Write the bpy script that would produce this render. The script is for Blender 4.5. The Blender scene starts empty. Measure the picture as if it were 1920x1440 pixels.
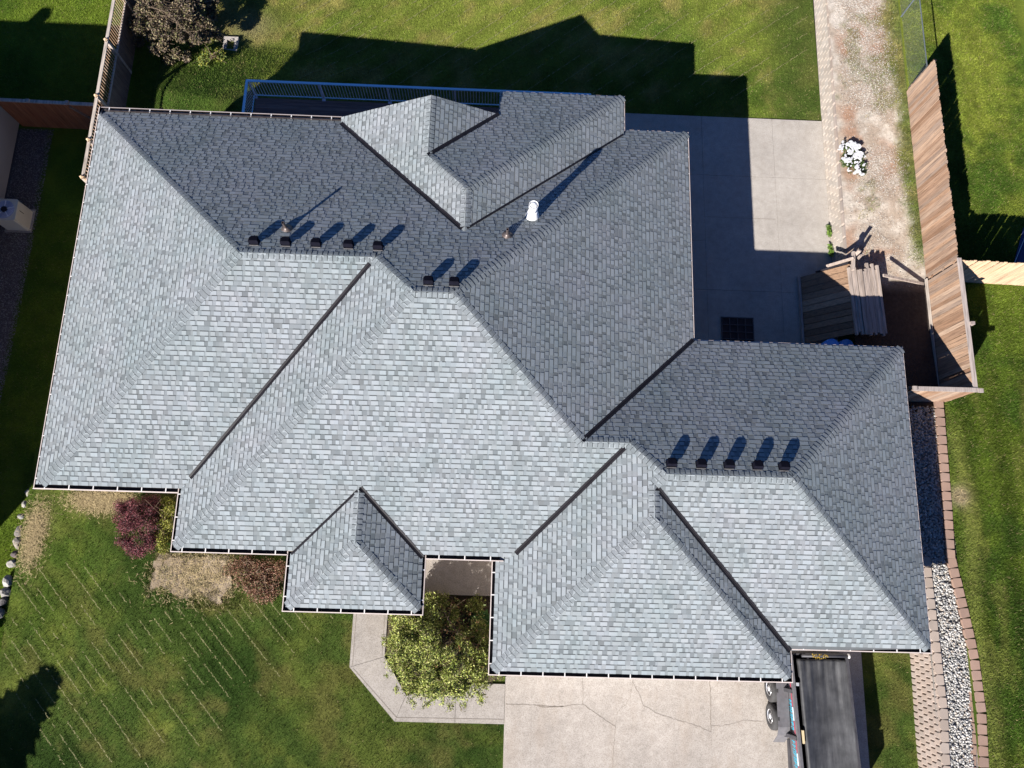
import bpy, bmesh, math, random
import numpy as np
from mathutils import Vector, Matrix

# ------------------------------------------------------------------ camera, sky, sun
scn = bpy.context.scene
COL = scn.collection
cd = bpy.data.cameras.new('camera')
cam = bpy.data.objects.new('camera', cd)
COL.objects.link(cam)
cd.sensor_width = 36.0
cd.lens = 1398.06 / 1920.0 * 36.0
cd.clip_start = 0.5
cd.clip_end = 900.0
CR = ((0.9992355, -0.0333875, -0.0203387), (0.0278967, 0.9734090, -0.2273692), (0.0273891, 0.2266280, 0.9735962))
mw = Matrix(CR).to_4x4()
mw.translation = (0.0, 0.0, 25.2)
cam.matrix_world = mw
scn.camera = cam

SUN_EL = math.atan2(1.0, math.hypot(1.037, 1.456))
world = bpy.data.worlds.new('World')
scn.world = world
world.use_nodes = True
wn = world.node_tree.nodes
bgn = wn['Background']
sky = wn.new('ShaderNodeTexSky')
sky.sky_type = 'NISHITA'
sky.sun_disc = False
sky.sun_elevation = SUN_EL
sky.sun_rotation = math.atan2(-1.037, -1.456)
sky.altitude = 2500.0
sky.air_density = 0.6
sky.dust_density = 0.0
sky.ozone_density = 10.0
world.node_tree.links.new(sky.outputs['Color'], bgn.inputs['Color'])
bgn.inputs['Strength'].default_value = 0.07
sl = bpy.data.lights.new('sun', 'SUN')
sl.energy = 5.0
sl.angle = math.radians(0.5)
sl.color = (1.0, 0.955, 0.9)
sun = bpy.data.objects.new('sun', sl)
COL.objects.link(sun)
sun.rotation_euler = Vector((1.037, 1.456, -1.0)).to_track_quat('-Z', 'Y').to_euler()
scn.view_settings.view_transform = 'Standard'
scn.view_settings.look = 'None'
scn.view_settings.gamma = 1.0
scn.view_settings.use_curve_mapping = False
scn.view_settings.exposure = 1.25

R = random.Random(7)
NR = np.random.default_rng(11)

# ------------------------------------------------------------------ materials
def new_mat(name, rough=0.8, spec=0.3, metal=0.0):
    m = bpy.data.materials.new(name)
    m.use_nodes = True
    n = m.node_tree.nodes
    b = n['Principled BSDF']
    b.inputs['Roughness'].default_value = rough
    b.inputs['Specular IOR Level'].default_value = spec
    b.inputs['Metallic'].default_value = metal
    return m, m.node_tree, b

def N(nt, t, **kw):
    n = nt.nodes.new(t)
    for k, v in kw.items():
        setattr(n, k, v)
    return n

def coords(nt, scale=(1, 1, 1), world=True):
    if world:
        g = N(nt, 'ShaderNodeNewGeometry'); out = g.outputs['Position']
    else:
        g = N(nt, 'ShaderNodeTexCoord'); out = g.outputs['Object']
    mp = N(nt, 'ShaderNodeMapping')
    mp.inputs['Scale'].default_value = scale
    nt.links.new(out, mp.inputs['Vector'])
    return mp.outputs['Vector']

def noise(nt, vec, scale, detail=4, rough=0.6):
    n = N(nt, 'ShaderNodeTexNoise')
    n.inputs['Scale'].default_value = scale
    n.inputs['Detail'].default_value = detail
    n.inputs['Roughness'].default_value = rough
    nt.links.new(vec, n.inputs['Vector'])
    return n.outputs['Fac']

def ramp(nt, fac, stops):
    r = N(nt, 'ShaderNodeValToRGB')
    el = r.color_ramp.elements
    while len(el) < len(stops):
        el.new(0.5)
    for e, (p, c) in zip(el, stops):
        e.position = p
        e.color = (c[0], c[1], c[2], 1.0)
    nt.links.new(fac, r.inputs['Fac'])
    return r.outputs['Color']

def mix(nt, a, b, fac, mode='MIX'):
    m = N(nt, 'ShaderNodeMix', data_type='RGBA', blend_type=mode)
    if isinstance(fac, float): m.inputs[0].default_value = fac
    else: nt.links.new(fac, m.inputs[0])
    for i, s in ((6, a), (7, b)):
        if isinstance(s, tuple): m.inputs[i].default_value = (s[0], s[1], s[2], 1.0)
        else: nt.links.new(s, m.inputs[i])
    return m.outputs[2]

def bump(nt, b, h, strength=0.3, dist=0.01):
    bm = N(nt, 'ShaderNodeBump')
    bm.inputs['Strength'].default_value = strength
    bm.inputs['Distance'].default_value = dist
    nt.links.new(h, bm.inputs['Height'])
    nt.links.new(bm.outputs['Normal'], b.inputs['Normal'])

def mat_plain(name, col, var=0.15, scale=6.0, rough=0.7, spec=0.3, metal=0.0, bmp=0.0, bscale=60.0, bdist=0.005):
    m, nt, b = new_mat(name, rough, spec, metal)
    v = coords(nt)
    f = noise(nt, v, scale)
    lo = tuple(c * (1 - var) for c in col); hi = tuple(min(1.0, c * (1 + var)) for c in col)
    nt.links.new(ramp(nt, f, [(0.3, lo), (0.7, hi)]), b.inputs['Base Color'])
    if bmp:
        bump(nt, b, noise(nt, v, bscale), bmp, bdist)
    return m

def mat_attr(name, rough=0.85, spec=0.15, grain=0.25, gscale=45.0, big=0.0, bigscale=0.8, bmp=0.0, bscale=200.0, objrand=0.0, bdist=0.003):
    """base colour from the 'col' attribute of the mesh, broken up by grain"""
    m, nt, b = new_mat(name, rough, spec)
    a = N(nt, 'ShaderNodeAttribute', attribute_name='col')
    v = coords(nt)
    c = a.outputs['Color']
    f = noise(nt, v, gscale, 5, 0.7)
    c = mix(nt, c, ramp(nt, f, [(0.25, (1 - grain,) * 3), (0.75, (1 + grain,) * 3)]), 1.0, 'MULTIPLY')
    if big:
        f2 = noise(nt, v, bigscale, 3)
        c = mix(nt, c, ramp(nt, f2, [(0.3, (1 - big,) * 3), (0.7, (1 + big,) * 3)]), 1.0, 'MULTIPLY')
    nt.links.new(c, b.inputs['Base Color'])
    if bmp:
        bump(nt, b, noise(nt, v, bscale), bmp, bdist)
    return m

def mat_wood(name, cols, stretch=(1, 1, 1), scale=9.0, rough=0.85, knots=True):
    """weathered boards: tone differs from board to board, streaks run with the grain"""
    m, nt, b = new_mat(name, rough, 0.15)
    oi = N(nt, 'ShaderNodeObjectInfo')
    v = coords(nt, stretch)
    add = N(nt, 'ShaderNodeVectorMath', operation='ADD')
    cmb = N(nt, 'ShaderNodeCombineXYZ')
    mul = N(nt, 'ShaderNodeMath', operation='MULTIPLY'); mul.inputs[1].default_value = 31.0
    nt.links.new(oi.outputs['Random'], mul.inputs[0])
    for i in range(3): nt.links.new(mul.outputs[0], cmb.inputs[i])
    nt.links.new(v, add.inputs[0]); nt.links.new(cmb.outputs[0], add.inputs[1])
    f = noise(nt, add.outputs[0], scale, 6, 0.65)
    k = len(cols) - 1
    base = ramp(nt, oi.outputs['Random'], [(0.05 + 0.9 * i / k, c) for i, c in enumerate(cols)])
    c = mix(nt, base, ramp(nt, f, [(0.28, (0.55, 0.52, 0.5)), (0.5, (1.0, 1.0, 1.0)), (0.72, (1.35, 1.32, 1.28))]), 1.0, 'MULTIPLY')
    if knots:
        vn = N(nt, 'ShaderNodeTexVoronoi'); vn.inputs['Scale'].default_value = 4.5
        nt.links.new(coords(nt), vn.inputs['Vector'])
        kf = ramp(nt, vn.outputs['Distance'], [(0.06, (0.45, 0.4, 0.36)), (0.11, (1, 1, 1))])
        c = mix(nt, c, kf, 0.6, 'MULTIPLY')
    nt.links.new(c, b.inputs['Base Color'])
    bump(nt, b, f, 0.35, 0.004)
    return m

def mat_concrete(name, col, stain=(0.5, 0.4, 0.3), stain_amt=0.3, rough=0.85):
    m, nt, b = new_mat(name, rough, 0.2)
    v = coords(nt)
    f1 = noise(nt, v, 0.7, 4); f2 = noise(nt, v, 38.0, 3, 0.7); f3 = noise(nt, coords(nt, (1.0, 0.35, 1.0)), 1.3, 5)
    c = ramp(nt, f1, [(0.3, tuple(x * 0.9 for x in col)), (0.7, tuple(x * 1.1 for x in col))])
    c = mix(nt, c, ramp(nt, f2, [(0.28, (0.6, 0.58, 0.56)), (0.5, (1, 1, 1)), (0.75, (1.25, 1.25, 1.25))]), 1.0, 'MULTIPLY')
    c = mix(nt, c, ramp(nt, noise(nt, v, 4.5, 5, 0.65), [(0.3, (0.88, 0.87, 0.86)), (0.7, (1.1, 1.1, 1.1))]), 1.0, 'MULTIPLY')
    c = mix(nt, c, tuple(a * s for a, s in zip(col, stain)), N_range(nt, f3, 0.52, 0.85, stain_amt))
    nt.links.new(c, b.inputs['Base Color'])
    bump(nt, b, f2, 0.25, 0.004)
    return m

def N_range(nt, f, a, b_, top):
    r = N(nt, 'ShaderNodeMapRange')
    r.inputs['From Min'].default_value = a; r.inputs['From Max'].default_value = b_
    r.inputs['To Min'].default_value = 0.0; r.inputs['To Max'].default_value = top
    nt.links.new(f, r.inputs['Value'])
    return r.outputs[0]

MT = {}
def shingle_mat():
    m, nt, b = new_mat('asphalt_shingle', 0.95, 0.1)
    a = N(nt, 'ShaderNodeAttribute', attribute_name='col')
    v = coords(nt)
    c = mix(nt, a.outputs['Color'], ramp(nt, noise(nt, v, 60.0, 5, 0.7), [(0.25, (0.86,) * 3), (0.75, (1.14,) * 3)]), 1.0, 'MULTIPLY')
    c = mix(nt, c, ramp(nt, noise(nt, v, 0.55, 5, 0.6), [(0.25, (0.88, 0.93, 0.92)), (0.5, (1.0, 1.0, 1.0)), (0.75, (1.08, 1.03, 1.06))]), 1.0, 'MULTIPLY')
    st = noise(nt, coords(nt, (2.6, 0.5, 1.0)), 0.8, 5, 0.6)
    c = mix(nt, c, ramp(nt, st, [(0.3, (0.93, 0.95, 0.94)), (0.6, (1.02, 1.02, 1.02))]), 1.0, 'MULTIPLY')
    nt.links.new(c, b.inputs['Base Color'])
    bump(nt, b, noise(nt, v, 240.0), 0.25, 0.002)
    return m
MT['shingle'] = shingle_mat()
MT['valley'] = mat_plain('valley_metal', (0.011, 0.0095, 0.012), 0.35, 3.0, 0.55, 0.25)
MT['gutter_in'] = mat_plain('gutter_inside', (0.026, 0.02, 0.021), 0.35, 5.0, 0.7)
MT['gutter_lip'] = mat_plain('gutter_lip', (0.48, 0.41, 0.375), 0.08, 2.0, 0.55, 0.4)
MT['hanger'] = mat_plain('hanger_metal', (0.62, 0.6, 0.58), 0.1, 5.0, 0.45, 0.5)
MT['siding'] = mat_plain('siding', (0.38, 0.33, 0.28), 0.06, 1.0, 0.8)
MT['soffit'] = mat_plain('soffit', (0.45, 0.41, 0.37), 0.05, 1.0, 0.8)
MT['glass'] = mat_plain('window_glass', (0.02, 0.025, 0.03), 0.1, 1.0, 0.08, 0.6)
MT['white'] = mat_plain('white_paint', (0.72, 0.72, 0.72), 0.06, 4.0, 0.5)
MT['vent_dark'] = mat_plain('vent_metal', (0.006, 0.006, 0.011), 0.2, 8.0, 0.8, 0.05)
MT['vent_grey'] = mat_plain('galvanised', (0.33, 0.32, 0.32), 0.25, 14.0, 0.4, 0.5, 0.5)
MT['lead'] = mat_plain('pipe_metal', (0.10, 0.08, 0.075), 0.3, 14.0, 0.45, 0.5, 0.4)
MT['blue_rail'] = mat_plain('blue_painted_metal', (0.50, 0.80, 0.98), 0.05, 3.0, 0.3, 0.7)
MT['grey_rail'] = mat_plain('grey_painted_metal', (0.72, 0.68, 0.78), 0.1, 3.0, 0.4, 0.5)
MT['deck'] = mat_wood('deck_boards', [(0.19, 0.115, 0.10), (0.22, 0.135, 0.115), (0.25, 0.16, 0.135)], (0.2, 4, 4), 6.0, knots=False)
MT['cedar'] = mat_wood('weathered_cedar', [(0.21, 0.125, 0.08), (0.34, 0.22, 0.145), (0.27, 0.20, 0.155), (0.25, 0.15, 0.095), (0.40, 0.285, 0.205), (0.23, 0.165, 0.125)], (8, 8, 0.5), 3.0)
MT['cedar_grey'] = mat_wood('grey_cedar', [(0.30, 0.255, 0.23), (0.34, 0.29, 0.26), (0.27, 0.22, 0.195)], (6, 0.6, 6), 3.0, knots=False)
MT['cedar_light'] = mat_wood('light_cedar', [(0.46, 0.32, 0.20), (0.52, 0.37, 0.24), (0.42, 0.29, 0.19)], (8, 8, 0.5), 3.0)
MT['bin_wood'] = mat_wood('bin_planks', [(0.22, 0.14, 0.09), (0.40, 0.27, 0.18), (0.18, 0.115, 0.075), (0.33, 0.21, 0.135)], (0.6, 8, 3), 3.0)
MT['lumber'] = mat_wood('grey_lumber', [(0.30, 0.245, 0.21), (0.36, 0.30, 0.26), (0.26, 0.21, 0.175)], (8, 0.6, 6), 3.0, knots=False)
MT['red_fence'] = mat_wood('red_cedar', [(0.30, 0.105, 0.045), (0.35, 0.13, 0.06), (0.27, 0.09, 0.04)], (8, 8, 0.5), 3.0, knots=False)
MT['rail_wood'] = mat_wood('pale_rail_wood', [(0.36, 0.31, 0.27), (0.40, 0.35, 0.30)], (5, 0.6, 5), 3.0, knots=False)
MT['fence_dark'] = mat_wood('brown_fence_boards', [(0.16, 0.115, 0.09), (0.19, 0.14, 0.11)], (5, 5, 0.6), 3.0, knots=False)
MT['patio'] = mat_concrete('patio_concrete', (0.36, 0.33, 0.295), (0.75, 0.7, 0.62), 0.35)
MT['drive'] = mat_concrete('driveway_concrete', (0.365, 0.328, 0.29), (0.74, 0.62, 0.50), 0.5)
MT['walk'] = mat_concrete('walkway_concrete', (0.325, 0.295, 0.265), (0.8, 0.72, 0.62), 0.35)
MT['joint'] = mat_plain('joint_dirt', (0.17, 0.15, 0.13), 0.3, 20.0, 0.95)
MT['crack'] = mat_plain('crack_dirt', (0.23, 0.195, 0.16), 0.35, 30.0, 0.95)
MT['tan_block'] = mat_attr('tan_block', 0.9, 0.1, 0.14, 40.0, 0.08, 1.5, 0.4, 70.0)
MT['red_block'] = mat_attr('red_block', 0.9, 0.1, 0.14, 40.0, 0.08, 1.5, 0.4, 70.0)
MT['stone'] = mat_attr('gravel_stone', 0.9, 0.15, 0.15, 60.0)
MT['boulder'] = mat_attr('boulder_stone', 0.9, 0.15, 0.35, 9.0, 0.1, 2.0, 0.6, 14.0, bdist=0.03)
MT['soil'] = mat_attr('bare_soil', 0.95, 0.05, 0.3, 9.0, 0.1, 1.1, 0.7, 22.0, bdist=0.03)
MT['lawn'] = mat_attr('lawn_soil', 0.95, 0.05, 0.35, 16.0, 0.12, 0.9, 0.8, 38.0, bdist=0.03)
MT['blade'] = mat_attr('grass_blade', 0.75, 0.15, 0.1, 5.0)
MT['leaf'] = mat_attr('leaf', 0.6, 0.3, 0.12, 8.0)
MT['bark'] = mat_plain('bark', (0.12, 0.09, 0.065), 0.35, 12.0, 0.9, 0.1, 0, 0.5, 30.0)
MT['twig'] = mat_plain('twig', (0.22, 0.155, 0.11), 0.3, 9.0, 0.8, 0.1)
MT['chain'] = mat_plain('galvanised_wire', (0.085, 0.10, 0.11), 0.1, 5.0, 0.7, 0.1, 0.0)
MT['ac_paint'] = mat_plain('ac_paint', (0.60, 0.52, 0.40), 0.05, 2.0, 0.6)
MT['ac_grille'] = mat_plain('ac_grille', (0.28, 0.31, 0.40), 0.1, 6.0, 0.6)
MT['black_rubber'] = mat_plain('tyre_rubber', (0.045, 0.043, 0.042), 0.2, 10.0, 0.8, 0.3)
MT['chrome'] = mat_plain('wheel_alloy', (0.62, 0.62, 0.63), 0.15, 14.0, 0.3, 0.6, 0.4)
MT['tr_paint'] = mat_plain('trailer_paint', (0.050, 0.048, 0.052), 0.25, 5.0, 0.55, 0.4)
MT['tr_grey'] = mat_plain('trailer_fender', (0.115, 0.11, 0.115), 0.2, 7.0, 0.5, 0.5)
MT['tarp'] = None
MT['dark'] = mat_plain('dark_interior', (0.015, 0.013, 0.018), 0.3, 5.0, 0.9)
MT['cyan'] = mat_plain('cyan_lettering', (0.03, 0.36, 0.50), 0.2, 20.0, 0.5)
MT['red'] = mat_plain('red_stripe', (0.33, 0.05, 0.075), 0.2, 12.0, 0.5)
MT['reflect'] = mat_plain('white_reflector', (0.62, 0.68, 0.74), 0.15, 20.0, 0.35)
MT['blue_plastic'] = mat_plain('blue_plastic', (0.13, 0.36, 0.80), 0.08, 3.0, 0.4, 0.5)
MT['navy'] = mat_plain('navy_tarp', (0.035, 0.045, 0.14), 0.2, 5.0, 0.5)
MT['grate'] = mat_plain('grate_metal', (0.10, 0.085, 0.085), 0.2, 10.0, 0.8, 0.2)
MT['yellow_wood'] = mat_plain('pale_wood', (0.5, 0.4, 0.24), 0.15, 14.0, 0.8)
MT['pit'] = mat_plain('gate_pit', (0.05, 0.035, 0.035), 0.2, 6.0, 0.95)

def tarp_mat():
    m, nt, b = new_mat('black_mesh_tarp', 0.5, 0.45)
    f = noise(nt, coords(nt, (7.0, 0.8, 1.0)), 1.4, 6, 0.7)
    g = noise(nt, coords(nt), 2.2, 5, 0.6)
    c = ramp(nt, f, [(0.3, (0.032, 0.032, 0.034)), (0.6, (0.058, 0.058, 0.060)), (0.8, (0.10, 0.10, 0.10))])
    c = mix(nt, c, ramp(nt, g, [(0.35, (0.7, 0.7, 0.7)), (0.7, (1.4, 1.4, 1.4))]), 1.0, 'MULTIPLY')
    nt.links.new(c, b.inputs['Base Color'])
    w = N(nt, 'ShaderNodeTexWave'); w.inputs['Scale'].default_value = 12.0; w.bands_direction = 'Y'
    nt.links.new(coords(nt), w.inputs['Vector'])
    bump(nt, b, w.outputs['Fac'], 0.15, 0.004)
    return m
MT['tarp'] = tarp_mat()

# ------------------------------------------------------------------ mesh helpers
class MB:
    def __init__(s):
        s.v = []; s.f = []; s.m = []; s.c = []; s.hascol = False
    def add(s, pts, faces, mi=0, col=None):
        o = len(s.v)
        s.v.extend([tuple(p) for p in pts])
        for f in faces:
            s.f.append(tuple(i + o for i in f)); s.m.append(mi)
            s.c.append(col if col is not None else (0.5, 0.5, 0.5))
        if col is not None: s.hascol = True
    def hexa(s, p, mi=0, col=None):
        s.add(p, [(3, 2, 1, 0), (4, 5, 6, 7), (0, 1, 5, 4), (1, 2, 6, 5), (2, 3, 7, 6), (3, 0, 4, 7)], mi, col)
    def box(s, c, d, rz=0.0, mi=0, col=None):
        cx, cy, cz = c; a, b, h = d[0] / 2, d[1] / 2, d[2] / 2
        co, si = math.cos(rz), math.sin(rz)
        P = []
        for z in (-h, h):
            for x, y in ((-a, -b), (a, -b), (a, b), (-a, b)):
                P.append((cx + x * co - y * si, cy + x * si + y * co, cz + z))
        s.hexa(P, mi, col)
    def beam(s, p, q, w, h, up=(0, 0, 1), mi=0, col=None):
        p = Vector(p); q = Vector(q); t = (q - p).normalized()
        u = Vector(up); sd = t.cross(u)
        if sd.length < 1e-4: sd = t.cross(Vector((1, 0, 0)))
        sd.normalize(); n = sd.cross(t).normalized()
        P = []
        for e in (p, q):
            for a, b in ((-1, -1), (1, -1), (1, 1), (-1, 1)):
                P.append(e + sd * (a * w / 2) + n * (b * h / 2))
        s.add(P, [(0, 1, 2, 3), (7, 6, 5, 4), (0, 4, 5, 1), (1, 5, 6, 2), (2, 6, 7, 3), (3, 7, 4, 0)], mi, col)
    def prism(s, poly, z0, z1, mi=0, col=None):
        n = len(poly)
        P = [(x, y, z0) for x, y in poly] + [(x, y, z1) for x, y in poly]
        F = [tuple(range(n - 1, -1, -1)), tuple(range(n, 2 * n))] + [(i, (i + 1) % n, n + (i + 1) % n, n + i) for i in range(n)]
        s.add(P, F, mi, col)
    def tube(s, p, q, r0, r1=None, n=8, mi=0, col=None, cap=True):
        r1 = r0 if r1 is None else r1
        p = Vector(p); q = Vector(q); t = (q - p).normalized()
        a = t.orthogonal().normalized(); b = t.cross(a)
        P = []
        for e, r in ((p, r0), (q, r1)):
            for i in range(n):
                an = 2 * math.pi * i / n
                P.append(e + a * (r * math.cos(an)) + b * (r * math.sin(an)))
        F = [(i, (i + 1) % n, n + (i + 1) % n, n + i) for i in range(n)]
        if cap: F += [tuple(range(n - 1, -1, -1)), tuple(range(n, 2 * n))]
        s.add(P, F, mi, col)
    def lathe(s, c, prof, n=16, mi=0, col=None, axis='z'):
        P = []; c = Vector(c)
        for r, z in prof:
            for i in range(n):
                an = 2 * math.pi * i / n
                if axis == 'z': P.append(c + Vector((r * math.cos(an), r * math.sin(an), z)))
                else: P.append(c + Vector((z, r * math.cos(an), r * math.sin(an))))
        F = []
        for k in range(len(prof) - 1):
            for i in range(n):
                j = (i + 1) % n
                F.append((k * n + i, k * n + j, (k + 1) * n + j, (k + 1) * n + i))
        F.append(tuple(range(n - 1, -1, -1))); F.append(tuple(range((len(prof) - 1) * n, len(prof) * n)))
        s.add(P, F, mi, col)
    def mesh(s, name, mats, smooth=False):
        me = bpy.data.meshes.new(name)
        me.from_pydata(s.v, [], s.f)
        for m in (mats if isinstance(mats, (list, tuple)) else [mats]):
            me.materials.append(MT[m] if isinstance(m, str) else m)
        if any(s.m): me.polygons.foreach_set('material_index', s.m)
        if s.hascol:
            a = me.attributes.new('col', 'FLOAT_COLOR', 'FACE')
            arr = np.ones((len(s.f), 4), np.float32); arr[:, :3] = np.array(s.c, np.float32)
            a.data.foreach_set('color', arr.ravel())
        if smooth: me.polygons.foreach_set('use_smooth', [True] * len(s.f))
        me.update()
        return me

def tag(o, label=None, cat=None, group=None, kind=None):
    if label: o['label'] = label
    if cat: o['category'] = cat
    if group: o['group'] = group
    if kind: o['kind'] = kind
    return o

def link(name, me, parent=None, loc=None):
    o = bpy.data.objects.new(name, me)
    COL.objects.link(o)
    if parent is not None: o.parent = parent
    if loc is not None: o.location = loc
    return o

def ob(name, mb, mats, parent=None, smooth=False):
    return link(name, mb.mesh(name, mats, smooth), parent)

def empty(name, loc, label, cat, group=None):
    o = bpy.data.objects.new(name, None)
    COL.objects.link(o)
    o.empty_display_size = 0.3
    o.location = loc
    return tag(o, label, cat, group)

def part(name, mb, mats, root, smooth=False):
    """mesh given in world coordinates, parented to a thing that stands at root.location (unrotated)"""
    L = Vector((0, 0, 0)); p = root
    while p is not None:
        L = L + p.location; p = p.parent
    mb.v = [(x - L.x, y - L.y, z - L.z) for x, y, z in mb.v]
    return ob(name, mb, mats, root, smooth)

def np_mesh(name, V, F, cols, mats, domain='FACE'):
    """V (n,3), F (m,k) arrays"""
    me = bpy.data.meshes.new(name)
    V = np.asarray(V, np.float32); F = np.asarray(F, np.int32)
    k = F.shape[1]
    me.vertices.add(len(V)); me.vertices.foreach_set('co', V.ravel())
    me.loops.add(F.size); me.loops.foreach_set('vertex_index', F.ravel())
    me.polygons.add(len(F))
    me.polygons.foreach_set('loop_start', np.arange(0, F.size, k, dtype=np.int32))
    me.polygons.foreach_set('loop_total', np.full(len(F), k, np.int32))
    me.materials.append(MT[mats])
    if cols is not None:
        a = me.attributes.new('col', 'FLOAT_COLOR', domain)
        arr = np.ones((len(cols), 4), np.float32); arr[:, :3] = cols
        a.data.foreach_set('color', arr.ravel())
    me.update(calc_edges=True); me.validate()
    return me

_grids = {}
def vnoise(x, y, scale, seed):
    """smooth value noise in 0..1"""
    if seed not in _grids: _grids[seed] = np.random.default_rng(seed).random((64, 64))
    g = _grids[seed]
    fx = np.asarray(x) / scale + 1000.37 + seed * 7.1; fy = np.asarray(y) / scale + 1000.91 + seed * 3.3
    ix = np.floor(fx).astype(int); iy = np.floor(fy).astype(int)
    tx = fx - ix; ty = fy - iy
    tx = tx * tx * (3 - 2 * tx); ty = ty * ty * (3 - 2 * ty)
    a = g[ix % 64, iy % 64]; b = g[(ix + 1) % 64, iy % 64]; c = g[ix % 64, (iy + 1) % 64]; d = g[(ix + 1) % 64, (iy + 1) % 64]
    return (a * (1 - tx) + b * tx) * (1 - ty) + (c * (1 - tx) + d * tx) * ty
def fnoise(x, y, scale, seed):
    return 0.5 * vnoise(x, y, scale, seed) + 0.3 * vnoise(x, y, scale / 2.3, seed + 1) + 0.2 * vnoise(x, y, scale / 5.1, seed + 2)
def sstep(a, b, x):
    t = np.clip((np.asarray(x, float) - a) / (b - a), 0, 1)
    return t * t * (3 - 2 * t)
def inpoly(poly, x, y):
    x = np.asarray(x); y = np.asarray(y); r = np.zeros(x.shape, bool); n = len(poly)
    for i in range(n):
        x1, y1 = poly[i]; x2, y2 = poly[(i + 1) % n]
        if y1 == y2: continue
        c = ((y1 > y) != (y2 > y)) & (x < (x2 - x1) * (y - y1) / (y2 - y1) + x1)
        r ^= c
    return r
def lerp3(a, b, t):
    t = np.asarray(t)[..., None]
    return np.asarray(a) * (1 - t) + np.asarray(b) * t

# ------------------------------------------------------------------ ground heights
def z_back(x, y):
    x = np.asarray(x, float); y = np.asarray(y, float)
    zx = np.where(x > 7.5, -0.05, -0.05 - 0.0935 * (7.5 - x))
    zx = np.where(x < -8.4, -1.537 + 0.05 * (-8.4 - x), zx)
    w = 1 - sstep(-8.0, -4.0, x)
    z = np.minimum(zx + w * 0.34 * np.clip(19.95 - y, 0, 4.5), np.maximum(zx, -0.3))
    k = 1 - sstep(-14.4, -12.6, x)
    return z * (1 - k) + -0.75 * k
def z_front(x, y):
    x = np.asarray(x, float)
    return np.where(x > -7, 0.25, 0.25 - 0.072 * (-7 - x)) + 0 * np.asarray(y)
def z_west(x, y):
    k = sstep(3.0, 9.0, y)
    return -0.62 * (1 - k) + -0.76 * k + 0 * np.asarray(x)
def z_east(x, y):
    return 1.27 - 0.27 * sstep(3.0, 10.0, y) + 0 * np.asarray(x)

def sheet(name, x0, x1, y0, y1, step, zf, cf, mat, keep=None):
    nx = max(2, int((x1 - x0) / step)); ny = max(2, int((y1 - y0) / step))
    X, Y = np.meshgrid(np.linspace(x0, x1, nx), np.linspace(y0, y1, ny), indexing='ij')
    Z = zf(X, Y)
    V = np.stack([X, Y, Z], -1).reshape(-1, 3)
    I = np.arange(nx * ny).reshape(nx, ny)
    F = np.stack([I[:-1, :-1], I[1:, :-1], I[1:, 1:], I[:-1, 1:]], -1).reshape(-1, 4)
    if keep is not None:
        C = V[F].mean(1)
        F = F[keep(C[:, 0], C[:, 1])]
    me = np_mesh(name, V, F, cf(X, Y).reshape(-1, 3), mat, 'POINT')
    me.polygons.foreach_set('use_smooth', [True] * len(me.polygons))
    o = link(name, me)
    o['kind'] = 'structure'
    return o

# colours of the lawns: greens with straw-coloured dry patches
G_DARK = (0.022, 0.042, 0.008); G_MID = (0.044, 0.068, 0.014); G_BRIGHT = (0.080, 0.130, 0.014); G_STRAW = (0.19, 0.16, 0.065); G_YEL = (0.13, 0.145, 0.03)
WALK_OUT = [(-4.32, -0.7), (-4.32, -3.47), (-2.81, -5.02), (0.6, -5.02), (0.6, -3.7), (-2.2, -3.7), (-3.15, -3.05), (-3.22, -0.7)]
SOIL_PATCH = [(-10.95, -0.15), (-8.3, -0.1), (-8.1, -1.15), (-8.6, -1.75), (-9.3, -1.45), (-9.98, -1.6), (-10.5, -1.25), (-11.05, -1.35)]
def bands(c, t, w, amp): return c * (1 + amp * sstep(-0.5, 0.5, np.sin(t * math.pi / w)) - amp / 2)[..., None]  # mowing stripes: light on leaning blades put into the colour
def c_front(X, Y):
    n = fnoise(X, Y, 3.2, 21); n2 = fnoise(X, Y, 0.8, 25)
    c = lerp3(G_DARK, G_MID, sstep(0.25, 0.65, n))
    c = lerp3(c, G_YEL, 0.5 * sstep(0.55, 0.8, n2) * sstep(0.4, 0.7, n) + 0.35 * sstep(0.5, 0.75, fnoise(X, Y, 1.9, 31)))
    c = lerp3(c, (0.105, 0.095, 0.03), 0.6 * sstep(0.5, 0.75, fnoise(X + 0.5 * Y, Y, 1.1, 35)))
    c = lerp3(c, (0.06, 0.10, 0.012), 0.45 * (1 - sstep(-15.0, -11.0, X)) * sstep(-4.5, -1.0, Y))
    c = bands(c * np.array([1.06, 1.08, 1.0]), 0.72 * X + 0.69 * Y + 0.25 * n, 0.385, 0.16)
    c = lerp3(c, (0.20, 0.155, 0.085), 0.8 * inpoly(SOIL_PATCH, X + 0.3 * (n2 - .5), Y + 0.3 * (n - .5)))
    dry = np.exp(-(((X + 15.0) / 0.36) ** 2 + ((Y - 0.25) / 1.0) ** 2))
    c = lerp3(c, (0.27, 0.21, 0.11), np.clip(dry * 1.0, 0, 0.75) * sstep(0.3, 0.6, n2 + 0.1))
    d2 = np.exp(-(((X + 13.0) / 0.9) ** 2 + ((Y - 1.5) / 0.35) ** 2))
    return lerp3(c, (0.25, 0.18, 0.10), np.clip(d2 * 1.2, 0, 0.9))
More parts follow.
